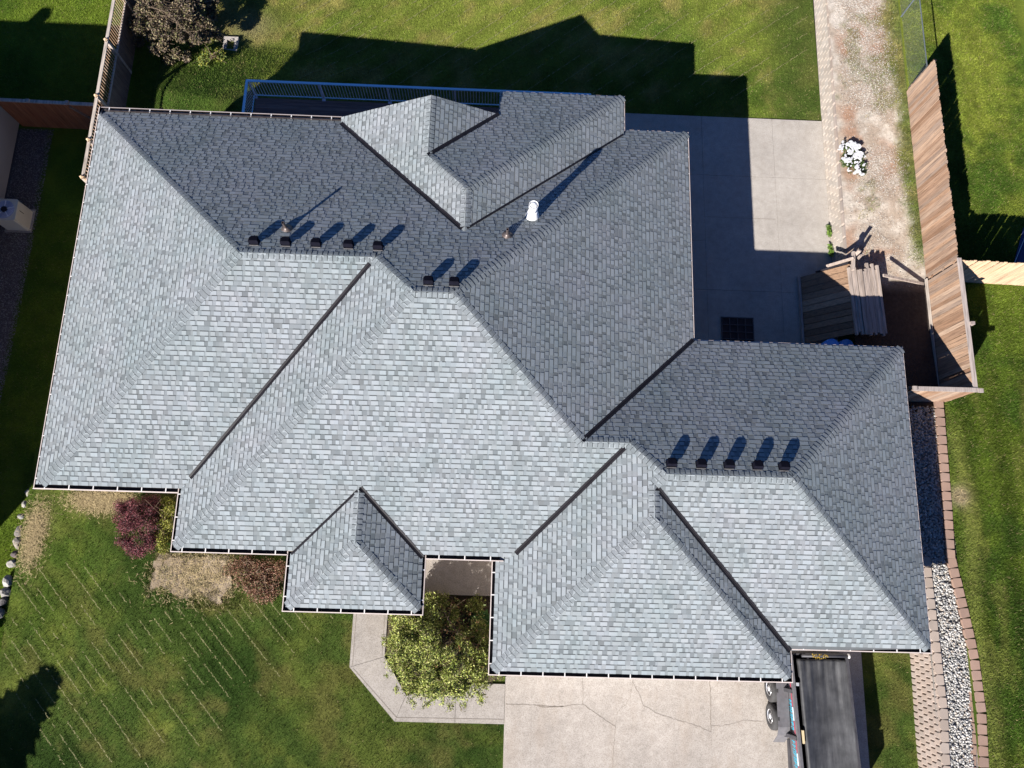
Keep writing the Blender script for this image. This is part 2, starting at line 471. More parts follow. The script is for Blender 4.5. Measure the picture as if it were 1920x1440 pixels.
def c_back(X, Y):
    n = fnoise(X, Y, 3.6, 41); n2 = fnoise(X, Y, 0.9, 45)
    c = lerp3((0.050, 0.080, 0.014), (0.098, 0.122, 0.024), sstep(0.25, 0.65, n))
    c = lerp3(c, (0.17, 0.145, 0.055), 0.85 * sstep(0.44, 0.72, 0.6 * n2 + 0.4 * fnoise(X, Y, 2.2, 51)))
    c = bands(c * np.array([1.2, 1.2, 1.0]), 0.6 * X - 0.8 * Y + 0.25 * n, 0.56, 0.14)
    c = lerp3(c, G_MID, 0.8 * sstep(9.5, 11.3, X))
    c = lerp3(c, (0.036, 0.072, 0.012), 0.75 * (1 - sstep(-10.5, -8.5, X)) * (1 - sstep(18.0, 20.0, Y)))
    c = lerp3(c, (0.20, 0.17, 0.09), 0.8 * np.exp(-(((X + 10.6) / 1.0) ** 2 + ((Y - 20.9) / 0.8) ** 2)))
    return c
def c_west(X, Y):
    n = fnoise(X, Y, 2.0, 61)
    c = lerp3((0.055, 0.105, 0.012), (0.10, 0.145, 0.016), sstep(0.3, 0.7, n))
    g = (1 - sstep(-17.45, -17.25, X + 0.25 * (n - 0.5))) * (Y < 15.45) * (Y > 3)
    return lerp3(c, (0.12, 0.105, 0.10), g)
def c_east(X, Y):
    n = fnoise(X, Y, 1.4, 71); n2 = fnoise(X, Y, 4.0, 75)
    c = lerp3((0.046, 0.084, 0.011), (0.078, 0.115, 0.014), sstep(0.3, 0.65, n))
    up = sstep(8.0, 15.0, Y)
    c = lerp3(c, (0.135, 0.160, 0.024), up * sstep(0.15, 0.7, n) * 0.85)
    c = bands(c, X + 0.3 * Y + 0.4 * n2, 0.6, 0.12)
    lo = 1 - sstep(5.0, 8.0, Y)
    band = 0.5 + 0.5 * np.sin((X + 0.25 * n2) * 2 * math.pi / 1.1)
    c = c * (1 - 0.35 * (lo * band)[..., None])  # darker mowing bands: shading of leaning blades painted into the green
    c = lerp3(c, (0.12, 0.13, 0.03), lo * 0.6 * sstep(0.5, 0.7, fnoise(X, Y * 0.35, 0.6, 79)))
    edge = np.exp(-((X - 15.25 - 0.1 * np.sin(Y)) / 0.28) ** 2) * (1 - sstep(4.0, 5.5, Y))
    c = lerp3(c, (0.15, 0.17, 0.04), 0.75 * edge)
    dp = np.exp(-(((X - 15.1) / 0.28) ** 2 + ((Y - 2.35) / 0.3) ** 2))
    return lerp3(c, (0.30, 0.24, 0.16), np.clip(dp * 1.3, 0, 0.85))
def z_strip(x, y): return 0.97 + 0.28 * (1 - sstep(3.5, 9.0, y)) + 0 * np.asarray(x)
def c_strip(X, Y):
    n = fnoise(X, Y, 1.5, 81); n2 = fnoise(X, Y, 0.5, 85)
    c = lerp3((0.33, 0.265, 0.205), (0.47, 0.415, 0.35), sstep(0.3, 0.7, n2))
    c = lerp3(c, (0.30, 0.165, 0.10), 0.75 * sstep(0.5, 0.72, n))
    c = lerp3(c, (0.115, 0.115, 0.045), 0.6 * sstep(0.5, 0.68, fnoise(X, Y, 0.9, 91)) * sstep(12, 14, Y))
    g = sstep(14.15, 14.75, X + 0.5 * (n - 0.5)) * sstep(10.0, 11.5, Y)
    c = lerp3(c, (0.075, 0.115, 0.018), 0.85 * g)
    return lerp3(c, (0.055, 0.043, 0.037), (1 - sstep(9.3, 10.2, Y)))  # eave shade of the house painted into the soil colour

base = MB(); base.add([(-400, -400, -2.6), (400, -400, -2.6), (400, 400, -2.6), (-400, 400, -2.6)], [(0, 1, 2, 3)], 0, (0.07, 0.085, 0.03))
ob('ground', base, 'lawn')['kind'] = 'structure'
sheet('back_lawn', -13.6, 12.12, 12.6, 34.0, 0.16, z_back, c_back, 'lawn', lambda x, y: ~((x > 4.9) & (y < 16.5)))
sheet('front_lawn', -15.55, 13.55, -14.0, 3.2, 0.12, z_front, c_front, 'lawn', lambda x, y: ~((x > 0.8) & (x < 11.8)))
sheet('side_lawn', -13.6, -11.8, 3.2, 12.6, 0.3, lambda x, y: -0.3 + 0 * x, c_front, 'lawn')
sheet('neighbor_lawn', -34.0, -13.6, 3.2, 34.0, 0.2, z_west, c_west, 'lawn')
sheet('neighbor_front_lawn', -34.0, -15.55, -14.0, 3.2, 0.2, z_west, c_west, 'lawn')
sheet('east_lawn', 14.8, 34.0, -14.0, 34.0, 0.14, z_east, c_east, 'lawn', lambda x, y: (x > 14.93) | (y < 5.4))
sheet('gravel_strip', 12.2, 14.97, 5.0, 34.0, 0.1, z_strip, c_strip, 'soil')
sheet('side_gravel', 12.0, 15.1, -14.0, 5.0, 0.12, lambda x, y: 1.2 + 0 * x, lambda X, Y: lerp3((0.16, 0.15, 0.135), (0.23, 0.22, 0.2), fnoise(X, Y, 0.4, 95)), 'soil',
      lambda x, y: (x > 13.72) | (y > -1.9))

# ------------------------------------------------------------------ concrete slabs
def slab_group(name, polys, top, th, mat, joint_poly=None):
    base = MB()
    if joint_poly: base.prism(joint_poly, top - th, top - 0.018)
    o = ob(name, base, 'joint'); o['kind'] = 'structure'
    for p in polys:
        n = len(p); cx = sum(q[0] for q in p) / n; cy = sum(q[1] for q in p) / n
        q = []
        for x, y in p:
            d = math.hypot(x - cx, y - cy); k = 1 - 0.006 / d
            q.append((cx + (x - cx) * k, cy + (y - cy) * k))
        b = MB(); b.prism(q, top - th, top)
        ob('slab', b, mat, o)
    return o
def rects(xs, ys): return [[(a, c), (b, c), (b, d), (a, d)] for a, b in zip(xs, xs[1:]) for c, d in zip(ys, ys[1:])]
slab_group('patio', rects([4.3, 7.46, 10.17, 12.1], [5.9, 9.62, 14.17, 16.63]), 0.0, 0.12, 'patio', [(4.31, 5.91), (12.09, 5.91), (12.09, 16.62), (4.31, 16.62)])
slab_group('driveway', rects([0.58, 1.42, 7.04, 8.06, 11.95], [-14.0, -2.4]), 0.3, 0.14, 'drive', [(0.59, -13.99), (11.94, -13.99), (11.94, -2.41), (0.59, -2.41)])
slab_group('walkway', [[(-4.32, -3.47), (-4.32, -0.9), (-3.22, -0.9), (-3.24, -3.13)][::-1], [(-4.32, -3.47), (-2.81, -5.02), (-2.5, -4.25), (-3.24, -3.13)],
                       [(-2.81, -5.02), (-0.95, -5.02), (-0.95, -3.85), (-2.5, -4.25)], [(-0.95, -5.02), (0.575, -5.02), (0.575, -3.85), (-0.95, -3.85)]], 0.3, 0.12, 'walk',
           [(-4.31, -0.91), (-4.31, -3.465), (-2.8, -5.01), (0.57, -5.01), (0.57, -3.86), (-2.49, -4.24), (-3.235, -3.12), (-3.23, -0.91)])
slab_group('porch_floor', rects([-5.3, -2.9, 0.1], [-1.2, 1.0]), 0.44, 0.3, 'walk')

def ribbon(mb, pts, w, z, jit=0.0, seed=1):
    r = random.Random(seed)
    P = []
    for (x, y), (x2, y2) in zip(pts, pts[1:]):
        n = max(1, int(math.hypot(x2 - x, y2 - y) / 0.06))
        for i in range(n): P.append((x + (x2 - x) * i / n + r.uniform(-jit, jit), y + (y2 - y) * i / n + r.uniform(-jit, jit)))
    P.append(pts[-1])
    V = []; F = []
    for i, p in enumerate(P):
        a = P[max(0, i - 1)]; b = P[min(len(P) - 1, i + 1)]
        dx, dy = b[0] - a[0], b[1] - a[1]; d = math.hypot(dx, dy) or 1
        ww = w * r.uniform(0.35, 1.3) / 2 if jit else w / 2
        V += [(p[0] - dy / d * ww, p[1] + dx / d * ww, z), (p[0] + dy / d * ww, p[1] - dx / d * ww, z)]
    for i in range(len(P) - 1): F.append((2 * i, 2 * i + 1, 2 * i + 3, 2 * i + 2))
    mb.add(V, F)
cr = MB()
for i, (p, w) in enumerate([
    ([(0.6, -4.43), (0.97, -4.44), (1.44, -4.44), (1.81, -4.5), (2.39, -4.47), (2.72, -4.4), (3.02, -4.39), (3.48, -4.68), (4.03, -5.0), (3.99, -5.59), (3.94, -6.19), (3.85, -8)], 0.022),
    ([(2.97, -3.3), (3.04, -4.14), (3.01, -4.38)], 0.016), ([(4.62, -3.3), (4.59, -3.68), (4.52, -4.11), (4.35, -4.38), (4.11, -4.57), (4.03, -5.0)], 0.014),
    ([(4.59, -3.68), (4.82, -4.1), (4.9, -4.35), (5.28, -4.57), (5.85, -4.75), (6.48, -4.89), (7.03, -5.09)], 0.018),
    ([(7.04, -4.9), (7.35, -4.92), (7.65, -4.86), (8.05, -4.73), (8.7, -4.76)], 0.014), ([(7.02, -3.2), (7.05, -4.1), (7.02, -5.09)], 0.03), ([(1.6, -4.45), (2.0, -4.48), (2.4, -4.46)], 0.05)]):
    ribbon(cr, p, w * 0.7, 0.3045, 0.014, i)
for i, p in enumerate([[(-4.22, -0.95), (-4.23, -3.42)], [(-3.31, -0.95), (-3.33, -3.12)], [(-4.2, -3.5), (-2.76, -4.9)], [(-2.76, -4.9), (0.55, -4.88)], [(-4.3, -1.15), (-3.25, -1.12)]]):
    ribbon(cr, p, 0.013, 0.3045)
for i, p in enumerate([[(7.4, 12.47), (10.1, 12.47)], [(6.6, 11.5), (7.42, 11.52)]]): ribbon(cr, p, 0.012, 0.0045)
tag(ob('pavement_cracks', cr, 'crack'), kind='stuff')

# ------------------------------------------------------------------ the house: roof planes
E = dict(xW=-13.289, yN=13.999, yS1=1.563, x1=-9.129, yS2=-0.101, xP1=-5.827, xP2=-1.861, yS5=-1.645, xG1=0.025, yS4=-3.211, xG2=8.64,
         yS3=-2.321, xE2=12.671, yN2=6.785, xE1=6.112, xB=3.962, yB=15.179, xBW=-5.394, yG=13.962, xD=-0.21)
GIS = dict(xW=0.06, yN=0.035, yS1=0.135, x1=0.115, yS2=0.135, xP1=0.115, xP2=0.095, yS5=0.135, xG1=0.115, yS4=0.135, xG2=0.07, yS3=0.13, xE2=0.05, yN2=0.05, xE1=0.055, xB=0.05, yB=0.05)
PL = {'W1': (0.4161, 0.0, 8.666), 'N': (0.0, -0.4368, 9.1519), 'S1': (0.0, 0.3724, 2.6179), 'W2': (0.4312, 0.0, 7.1359), 'S2': (0.0, 0.4164, 3.2408), 'E1': (-0.4206, 0.0, 5.6078),
      'N2': (0.0, -0.4324, 5.9876), 'E2': (-0.427, 0.0, 8.4645), 'S3': (0.0, 0.4105, 4.0063), 'Wg': (0.4212, 0.0, 2.9994), 'Sg': (0.0, 0.4217, 4.3643), 'Eg': (-0.4337, 0.0, 6.7576),
      'Pw': (0.3989, 0.0, 5.502), 'Ps': (0.0, 0.4255, 3.8779), 'Pe': (-0.4341, 0.0, 2.3701), 'Nb': (0.0, -0.4283, 9.6559), 'Eb': (-0.3956, 0.0, 4.7213), 'Wb': (0.4618, 0.0, 5.645), 'Gb': (-0.4246, 0.0, 3.5776)}
SGN = dict(xW=1, yN=-1, yS1=1, x1=1, yS2=1, xP1=1, xP2=-1, yS5=1, xG1=1, yS4=1, xG2=-1, yS3=1, xE2=-1, yN2=-1, xE1=-1, xB=-1, yB=-1)
ev = {k: (k[0], E[k] + SGN[k] * GIS[k]) for k in SGN}
ev.update(xBW=('x', E['xBW']), yG=('y', E['yG']), xD=('x', E['xD']))
def eq(c):
    if isinstance(c, str) and c in PL:
        a, b, d = PL[c]; return [a, b, -1.0], -d
    k, v = ev[c] if isinstance(c, str) else c
    return ([1.0, 0, 0] if k == 'x' else [0, 1.0, 0]), v
def I3(*cs):
    A, B = zip(*[eq(c) for c in cs])
    return Vector(np.linalg.solve(np.array(A), np.array(B)))
R1 = I3('W1', 'N', 'S1'); R2 = I3('S1', 'N', 'W2'); R3 = I3('W2', 'N', 'S2'); R4 = I3('S2', 'N', 'E1'); R5 = I3('S2', 'E1', 'N2'); R6 = I3('S2', 'N2', 'Wg'); R7 = I3('Wg', 'N2', 'S3')
R8 = I3('N2', 'S3', 'E2'); R9 = I3('Wg', 'Eg', 'Sg'); R9b = I3('Wg', 'Eg', 'S3'); R10 = I3('Pw', 'Ps', 'Pe'); R10b = I3('Pw', 'Pe', 'S2'); R11 = I3('Wb', 'Eb', 'Nb'); R11b = I3('Wb', 'Eb', 'N')
R12 = I3('Wb', 'Gb', 'Nb'); G0 = I3('Wb', 'Gb', 'yG'); G1 = I3('Wb', 'yG', 'xBW'); G2 = I3('Gb', 'Nb', 'yG')
def onp(p, x, y): a, b, d = PL[p]; return Vector((x, y, a * x + b * y + d))
CN = {}
def corner(name, a, b, ea, eb):
    """where the hip of planes a, b reaches the eaves; the plane whose eave runs further keeps one more corner point"""
    H = I3(a, b, ea)
    k, v = ev[eb]; c = H.x if k == 'x' else H.y
    (ka, va), (kb, vb) = ev[ea], ev[eb]
    x, y = (va, vb) if ka == 'x' else (vb, va)
    if (c - v) * SGN[eb] >= 0: CN[name] = (H, {b: onp(b, x, y)})
    else: CN[name] = (I3(a, b, eb), {a: onp(a, x, y)})
    return CN[name][0]
def cs_(name, p): H, ex = CN[name]; return [H] + ([ex[p]] if p in ex else [])
def ce_(name, p): return cs_(name, p)[::-1]
cNW = corner('NW', 'W1', 'N', 'xW', 'yN'); cSW1 = corner('SW1', 'W1', 'S1', 'xW', 'yS1'); vW2 = I3('S1', 'W2', 'yS1'); cSW2 = corner('SW2', 'W2', 'S2', 'x1', 'yS2'); vG = I3('S2', 'Wg', 'yS2'); vGm = I3('S2', 'Wg', ('x', R5.x)); cNE = corner('NE', 'E1', 'N', 'xE1', 'yN')
vE = I3('E1', 'N2', 'xE1'); cE2n = corner('E2n', 'E2', 'N2', 'xE2', 'yN2'); cE2s = corner('E2s', 'E2', 'S3', 'xE2', 'yS3'); vEg = I3('S3', 'Eg', 'xG2'); cSg1 = corner('Sg1', 'Wg', 'Sg', 'xG1', 'yS4'); cSg2 = corner('Sg2', 'Eg', 'Sg', 'xG2', 'yS4')
cP1 = corner('P1', 'Pw', 'Ps', 'xP1', 'yS5'); cP2 = corner('P2', 'Pe', 'Ps', 'xP2', 'yS5'); vP1 = I3('Pw', 'S2', 'xP1'); vP2 = I3('Pe', 'S2', 'xP2'); cB = corner('B', 'Eb', 'Nb', 'xB', 'yB'); vB = I3('Eb', 'N', 'xB'); vBW = I3('Wb', 'N', 'xBW')
yN_ = E['yN'] - GIS['yN']
PIECES = {
    'W1': [[*cs_('NW', 'W1'), *ce_('SW1', 'W1'), R1]],
    'N': [[*ce_('NW', 'N'), R1, R2, onp('N', R2.x, yN_)], [onp('N', R2.x, yN_), R2, R3, R4, *cs_('NE', 'N')]],
    'S1': [[*cs_('SW1', 'S1'), vW2, R2, R1]],
    'W2': [[*ce_('SW2', 'W2'), R3, R2, vW2]],
    'S2': [[*cs_('SW2', 'S2'), vG, vGm, R5, R4, R3], [vGm, R6, R5]],
    'E1': [[*ce_('NE', 'E1'), R4, R5, vE]],
    'N2': [[I3('E1', 'N2', ('x', R6.x)), R5, R6], [vE, I3('E1', 'N2', ('x', R6.x)), R6, R7, R8, *cs_('E2n', 'N2')]],
    'E2': [[*ce_('E2n', 'E2'), R8, *cs_('E2s', 'E2')]],
    'S3': [[R7, R8, *cs_('E2s', 'S3'), vEg, R9b]],
    'Wg': [[*ce_('Sg1', 'Wg'), R9, R9b, I3('S2', 'Wg', ('y', R9b.y)), vG], [ce_('Sg1', 'Wg')[0], vG, onp('Wg', E['xG1'] + GIS['xG1'], vG.y)], [I3('S2', 'Wg', ('y', R9b.y)), R9b, R7, R6]],
    'Sg': [[*cs_('Sg1', 'Sg'), *ce_('Sg2', 'Sg'), R9]],
    'Eg': [[*cs_('Sg2', 'Eg'), vEg, R9b, R9]],
    'Pw': [[*cs_('P1', 'Pw'), vP1, R10b, R10]], 'Ps': [[*cs_('P1', 'Ps'), *ce_('P2', 'Ps'), R10]], 'Pe': [[*cs_('P2', 'Pe'), vP2, R10b, R10]],
    'Nb': [[G2, onp('Nb', G2.x, E['yB'] - GIS['yB']), *ce_('B', 'Nb'), I3('Nb', 'Eb', ('y', G2.y))], [I3('Nb', 'Eb', ('y', G2.y)), R11, R12, G2]],
    'Eb': [[*cs_('B', 'Eb'), vB, R11b, R11]],
    'Wb': [[G1, G0, R12, I3('Wb', 'N', ('y', R12.y)), vBW], [I3('Wb', 'N', ('y', R12.y)), R12, R11, R11b]],
    'Gb': [[G0, G2, R12]],
}
EAVE = dict(W1='xW', N='yN', S1='yS1', W2='x1', S2='yS2', E1='xE1', N2='yN2', E2='xE2', S3='yS3', Wg='xG1', Sg='yS4', Eg='xG2', Pw='xP1', Ps='yS5', Pe='xP2', Nb='yB', Eb='xB', Wb='xBW', Gb='xD')
CAMP = Vector((0, 0, 25.2))

house = empty('house', (-0.3, 5.0, 0.3), 'large house under a many-hipped grey shingle roof in the middle of the lawns', 'house')
HL = house.location.copy()
rm = MB()
for p, pcs in PIECES.items():
    for pc in pcs:
        n = len(pc)
        up = Vector((-PL[p][0], -PL[p][1], 1)).normalized()
        top = [q - up * 0.006 for q in pc]; bot = [q - up * 0.10 for q in pc]
        rm.add(top + bot, [tuple(range(n)), tuple(range(2 * n - 1, n - 1, -1))] + [(i, n + i, n + (i + 1) % n, (i + 1) % n) for i in range(n)], 0, (0.10, 0.105, 0.11))
roof = part('roof', rm, 'shingle', house)

def clip_half(poly, ax, ay, c):
    """keep ax*u + ay*v <= c"""
    out = []
    for i in range(len(poly)):
        p, q = poly[i], poly[(i + 1) % len(poly)]
        dp = ax * p[0] + ay * p[1] - c; dq = ax * q[0] + ay * q[1] - c
        if dp <= 0: out.append(p)
        if (dp < 0 < dq) or (dq < 0 < dp):
            t = dp / (dp - dq); out.append((p[0] + (q[0] - p[0]) * t, p[1] + (q[1] - p[1]) * t))
    return out
def frame(p):
    a, b, d = PL[p]; s = math.hypot(a, b)
    V = Vector((a / s, b / s, s)).normalized()
    Nn = Vector((-a, -b, 1)).normalized(); U = V.cross(Nn)
    k, val = ev[EAVE[p]]
    O = onp(p, val, 0) if k == 'x' else onp(p, 0, val)
    return O, U, V, Nn
EXPO = 0.1435
TH_B, TH_T = 0.008, 0.0142
TOP_B, TOP_T = 0.001, 0.002
rs = random.Random(5)
TINT = (0.925, 1.012, 1.06)
def shade(v, warm=0.0): return (v * (TINT[0] + warm), v * TINT[1], v * (TINT[2] - warm))
cand = []      # single tabs: (distance, frame, u0, u1, v0, colours)
field = MB()
WIDTHS = (0.085, 0.10, 0.115, 0.13, 0.15, 0.17, 0.20, 0.24)
def emit(mb, O, U, V, Nn, poly, v0, h_lo, h_hi, colf, base_h, skirt_col):
    """one shingle face (poly in plane coordinates) with its edges going down to the course below"""
    n = len(poly)
    def h(v): return h_lo + (h_hi - h_lo) * min(1, max(0, ((v - v0) / EXPO - 0.8) / 0.2))
    top = [O + U * q[0] + V * q[1] + Nn * h(q[1]) for q in poly]
    mb.add(top, [tuple(range(n))], 0, colf)
    for i in range(n):
        a, b = poly[i], poly[(i + 1) % n]
        if abs(a[1] - v0 - EXPO) < 1e-4 and abs(b[1] - v0 - EXPO) < 1e-4: continue
        if abs(a[0] - b[0]) < 1e-5 and abs(a[1] - b[1]) < 1e-5: continue
        la = O + U * a[0] + V * a[1] - Nn * base_h; lb = O + U * b[0] + V * b[1] - Nn * base_h
        mb.add([top[i], la, lb, top[(i + 1) % n]], [(0, 1, 2, 3)], 0, skirt_col)
for p, pcs in PIECES.items():
    O, U, V, Nn = frame(p)
    uv = []
    for pc in pcs:
        q = [((w - O).dot(U), (w - O).dot(V)) for w in pc]
        ar = sum(q[i][0] * q[(i + 1) % len(q)][1] - q[(i + 1) % len(q)][0] * q[i][1] for i in range(len(q)))
        if ar < 0: q = q[::-1]
        uv.append(q)
    halves = [[(q[(i + 1) % len(q)][1] - q[i][1], -(q[(i + 1) % len(q)][0] - q[i][0]), (q[(i + 1) % len(q)][1] - q[i][1]) * q[i][0] - (q[(i + 1) % len(q)][0] - q[i][0]) * q[i][1]) for i in range(len(q))] for q in uv]
    boxes = [(min(w[0] for w in q), max(w[0] for w in q), min(w[1] for w in q), max(w[1] for w in q)) for q in uv]
    umin = min(b[0] for b in boxes); umax = max(b[1] for b in boxes); vmin = min(b[2] for b in boxes); vmax = max(b[3] for b in boxes)
    k0 = math.floor(vmin / EXPO) if p in ('Gb', 'Wb') else 0
    for k in range(k0, int(vmax / EXPO) + 1):
        v0 = k * EXPO; u = umin - rs.uniform(0, 0.3); tooth = rs.random() < 0.5
        while u < umax:
            w = rs.choice(WIDTHS) if tooth else rs.choice((0.06, 0.08, 0.10, 0.12, 0.14, 0.17))
            r = rs.random(); wm = rs.uniform(-0.012, 0.018)
            if tooth:
                val = 0.25 * rs.uniform(0.93, 1.10) * (0.85 if r < 0.12 else 1.0)
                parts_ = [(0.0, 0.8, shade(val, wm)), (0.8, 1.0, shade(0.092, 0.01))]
                hl, hh = TH_T, TOP_T
            else:
                val = 0.186 * rs.uniform(0.9, 1.1) * (0.78 if r < 0.15 else (1.2 if r > 0.82 else 1.0))
                parts_ = [(0.0, 0.8, shade(val, wm)), (0.8, 1.0, shade(val * 0.94, wm))]
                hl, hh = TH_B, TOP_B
            for q, hs, bx in zip(uv, halves, boxes):
                if u > bx[1] or u + w < bx[0] or v0 > bx[3] or v0 + EXPO < bx[2]: continue
                full = True
                for ax, ay, c in hs:
                    for (cu, cv) in ((u, v0), (u + w, v0), (u + w, v0 + EXPO), (u, v0 + EXPO)):
                        if ax * cu + ay * cv - c > 1e-6: full = False
                if full and tooth and p in ('S2', 'W2', 'S1', 'E1', 'Wg'):
                    ctr = O + U * (u + w / 2) + V * (v0 + EXPO / 2)
                    d = (ctr - CAMP).length
                    facing = (CAMP - ctr).normalized().dot(Nn)
                    cand.append((-(w * EXPO) * facing / (d * d), p, u, w, v0, val, wm, ctr))
                    break
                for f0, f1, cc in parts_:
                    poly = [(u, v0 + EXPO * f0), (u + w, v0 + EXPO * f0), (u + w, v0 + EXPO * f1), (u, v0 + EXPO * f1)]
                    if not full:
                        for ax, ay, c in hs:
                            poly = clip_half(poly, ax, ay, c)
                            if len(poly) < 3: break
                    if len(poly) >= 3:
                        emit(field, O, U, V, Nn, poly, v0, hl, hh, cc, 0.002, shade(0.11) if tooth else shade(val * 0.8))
            u += w
            tooth = not tooth if rs.random() > 0.12 else tooth
cand.sort(key=lambda c: c[0])
singles = cand[:300]
for c in cand[300:]:
    _, p, u, w, v0, val, wm, ctr = c
    O, U, V, Nn = frame(p)
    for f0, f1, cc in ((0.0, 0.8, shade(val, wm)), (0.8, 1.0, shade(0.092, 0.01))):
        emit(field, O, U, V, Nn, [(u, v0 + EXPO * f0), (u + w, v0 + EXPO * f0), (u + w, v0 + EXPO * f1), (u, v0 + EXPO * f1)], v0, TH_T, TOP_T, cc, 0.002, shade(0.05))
o = part('shingle_field', field, 'shingle', roof); o['kind'] = 'stuff'
_tabs = {}
def tab_mesh(w, val):
    key = (w, round(val, 2))
    if key not in _tabs:
        mb = MB(); X, Y, Z = Vector((1, 0, 0)), Vector((0, 1, 0)), Vector((0, 0, 1))
        for f0, f1, cc in ((0.0, 0.8, shade(key[1])), (0.8, 1.0, shade(0.092, 0.01))):
            emit(mb, Vector((0, 0, 0)), X, Y, Z, [(-w / 2, EXPO * f0), (w / 2, EXPO * f0), (w / 2, EXPO * f1), (-w / 2, EXPO * f1)], 0.0, TH_T, TOP_T, cc, 0.002, shade(0.05))
        _tabs[key] = mb.mesh('shingle', 'shingle')
    return _tabs[key]
for c in singles:
    _, p, u, w, v0, val, wm, ctr = c
    O, U, V, Nn = frame(p)
    s = link('shingle', tab_mesh(w, val), roof)
    P = O + U * (u + w / 2) + V * v0 - HL
    M4 = Matrix((U, V, Nn)).transposed().to_4x4(); M4.translation = P
    s.matrix_local = M4

# hip and ridge caps
CENT = {p: sum((v for pc in pcs for v in pc), Vector()) / sum(len(pc) for pc in pcs) for p, pcs in PIECES.items()}
HIPS = [('W1', 'N', cNW, R1), ('W1', 'S1', cSW1, R1), ('S1', 'N', R2, R1), ('N', 'W2', R2, R3), ('W2', 'S2', cSW2, R3), ('N', 'S2', R4, R3), ('N', 'E1', cNE, R4), ('S2', 'E1', R5, R4),
        ('S2', 'N2', R6, R5), ('Wg', 'N2', R6, R7), ('N2', 'S3', R8, R7), ('N2', 'E2', cE2n, R8), ('S3', 'E2', cE2s, R8), ('Wg', 'S3', R9b, R7), ('Wg', 'Eg', R9b, R9), ('Wg', 'Sg', cSg1, R9),
        ('Sg', 'Eg', cSg2, R9), ('Pw', 'Ps', cP1, R10), ('Ps', 'Pe', cP2, R10), ('Pw', 'Pe', R10b, R10), ('Nb', 'Eb', cB, R11), ('Wb', 'Nb', R12, R11), ('Wb', 'Eb', R11b, R11), ('Wb', 'Gb', G0, R12)]
caps = []
for a, b, L, H in HIPS:
    t = (H - L); ln = t.length; t.normalize()
    na = Vector((-PL[a][0], -PL[a][1], 1)).normalized(); nb = Vector((-PL[b][0], -PL[b][1], 1)).normalized()
    da = na.cross(t).normalized()
    if da.dot(CENT[a] - L) < 0: da = -da
    db = nb.cross(t).normalized()
    if db.dot(CENT[b] - L) < 0: db = -db
    nv = (na + nb).normalized()
    n = int(ln / 0.148); 
    for i in range(n + 1):
        caps.append((L + t * (i * 0.148), min(0.205, ln - i * 0.148 + 0.03), t, da, db, nv))
def cap_mb(mb, ln, t, da, db, nv, O, val):
    W = 0.155
    mid = (da + db) * 0.5
    prof = [db * W, db * 0.075, (db * 0.028 + mid * 0.012), (da * 0.028 + mid * 0.012), da * 0.075, da * W]
    lo = [O + q + nv * 0.021 for q in prof]; hi = [O + q + t * ln + nv * 0.010 for q in prof]; bt = [O + q + nv * 0.004 for q in prof]
    ht = [O + q + t * ln + nv * 0.002 for q in prof]
    c = shade(val); e = shade(0.03)
    mb.add(lo + hi, [(i, i + 1, 7 + i, 6 + i) for i in range(5)], 0, c)
    mb.add(bt + lo, [(i, i + 1, 7 + i, 6 + i) for i in range(5)], 0, e)
    for k in (0, 5): mb.add([lo[k], hi[k], ht[k], bt[k]], [(0, 1, 2, 3)], 0, e)
    for i in range(5): pass
    e2 = [O + q + t * 0.012 + nv * 0.0213 for q in prof]; e1 = [O + q - t * 0.001 + nv * 0.0213 for q in prof]
    mb.add(e1 + e2, [(i, i + 1, 7 + i, 6 + i) for i in range(5)], 0, shade(0.045))
order = sorted(range(len(caps)), key=lambda i: (caps[i][0] - CAMP).length)
near = set(order[:300])
rest = MB()
for i, (P, ln, t, da, db, nv) in enumerate(caps):
    val = 0.185 * rs.uniform(0.9, 1.1)
    if i in near:
        mb = MB(); cap_mb(mb, ln, t, da, db, nv, Vector((0, 0, 0)), val)
        o = ob('ridge_cap', mb, 'shingle', roof); o.location = P - HL
    else: cap_mb(rest, ln, t, da, db, nv, P, val)
o = part('ridge_cap_row', rest, 'shingle', roof); o['kind'] = 'stuff'

# valley flashing
def valley(a, b, lo, hi, s0=0.0, s1=0.0, hw=0.075):
    t = (hi - lo).normalized(); lo = lo + t * s0; hi = hi - t * s1
    na = Vector((-PL[a][0], -PL[a][1], 1)).normalized(); nb = Vector((-PL[b][0], -PL[b][1], 1)).normalized()
    da = na.cross(t).normalized()
    if da.dot(CENT[a] - lo) < 0: da = -da
    db = nb.cross(t).normalized()
    if db.dot(CENT[b] - lo) < 0: db = -db
    up = Vector((0, 0, 1))
    mb = MB()
    prof = [da * hw + na * 0.004, da * hw + na * 0.017, da * 0.012 + na * 0.015, up * 0.032, db * 0.012 + nb * 0.015, db * hw + nb * 0.017, db * hw + nb * 0.004]
    A = [lo + q for q in prof]; B = [hi + q for q in prof]; n = len(prof)
    mb.add(A + B, [(i, i + 1, n + i + 1, n + i) for i in range(n - 1)] + [tuple(range(n - 1, -1, -1)), tuple(range(n, 2 * n))])
    part('valley_flashing', mb, 'valley', roof)
valley('S1', 'W2', vW2, R2, 0.42, 0.25); valley('S2', 'Wg', vG, R6, 0.15, 0.2); valley('E1', 'N2', vE, R5, 0.0, 0.02); valley('N', 'Wb', vBW, R11b, 0.0, 0.12); valley('N', 'Eb', vB, R11b, 0.0, 0.12)
valley('Gb', 'Nb', G2, R12, 0.0, 0.0); valley('S3', 'Eg', vEg, R9b, 0.0, 0.1); valley('Pw', 'S2', vP1, R10b, 0.0, 0.1); valley('Pe', 'S2', vP2, R10b, 0.0, 0.02)

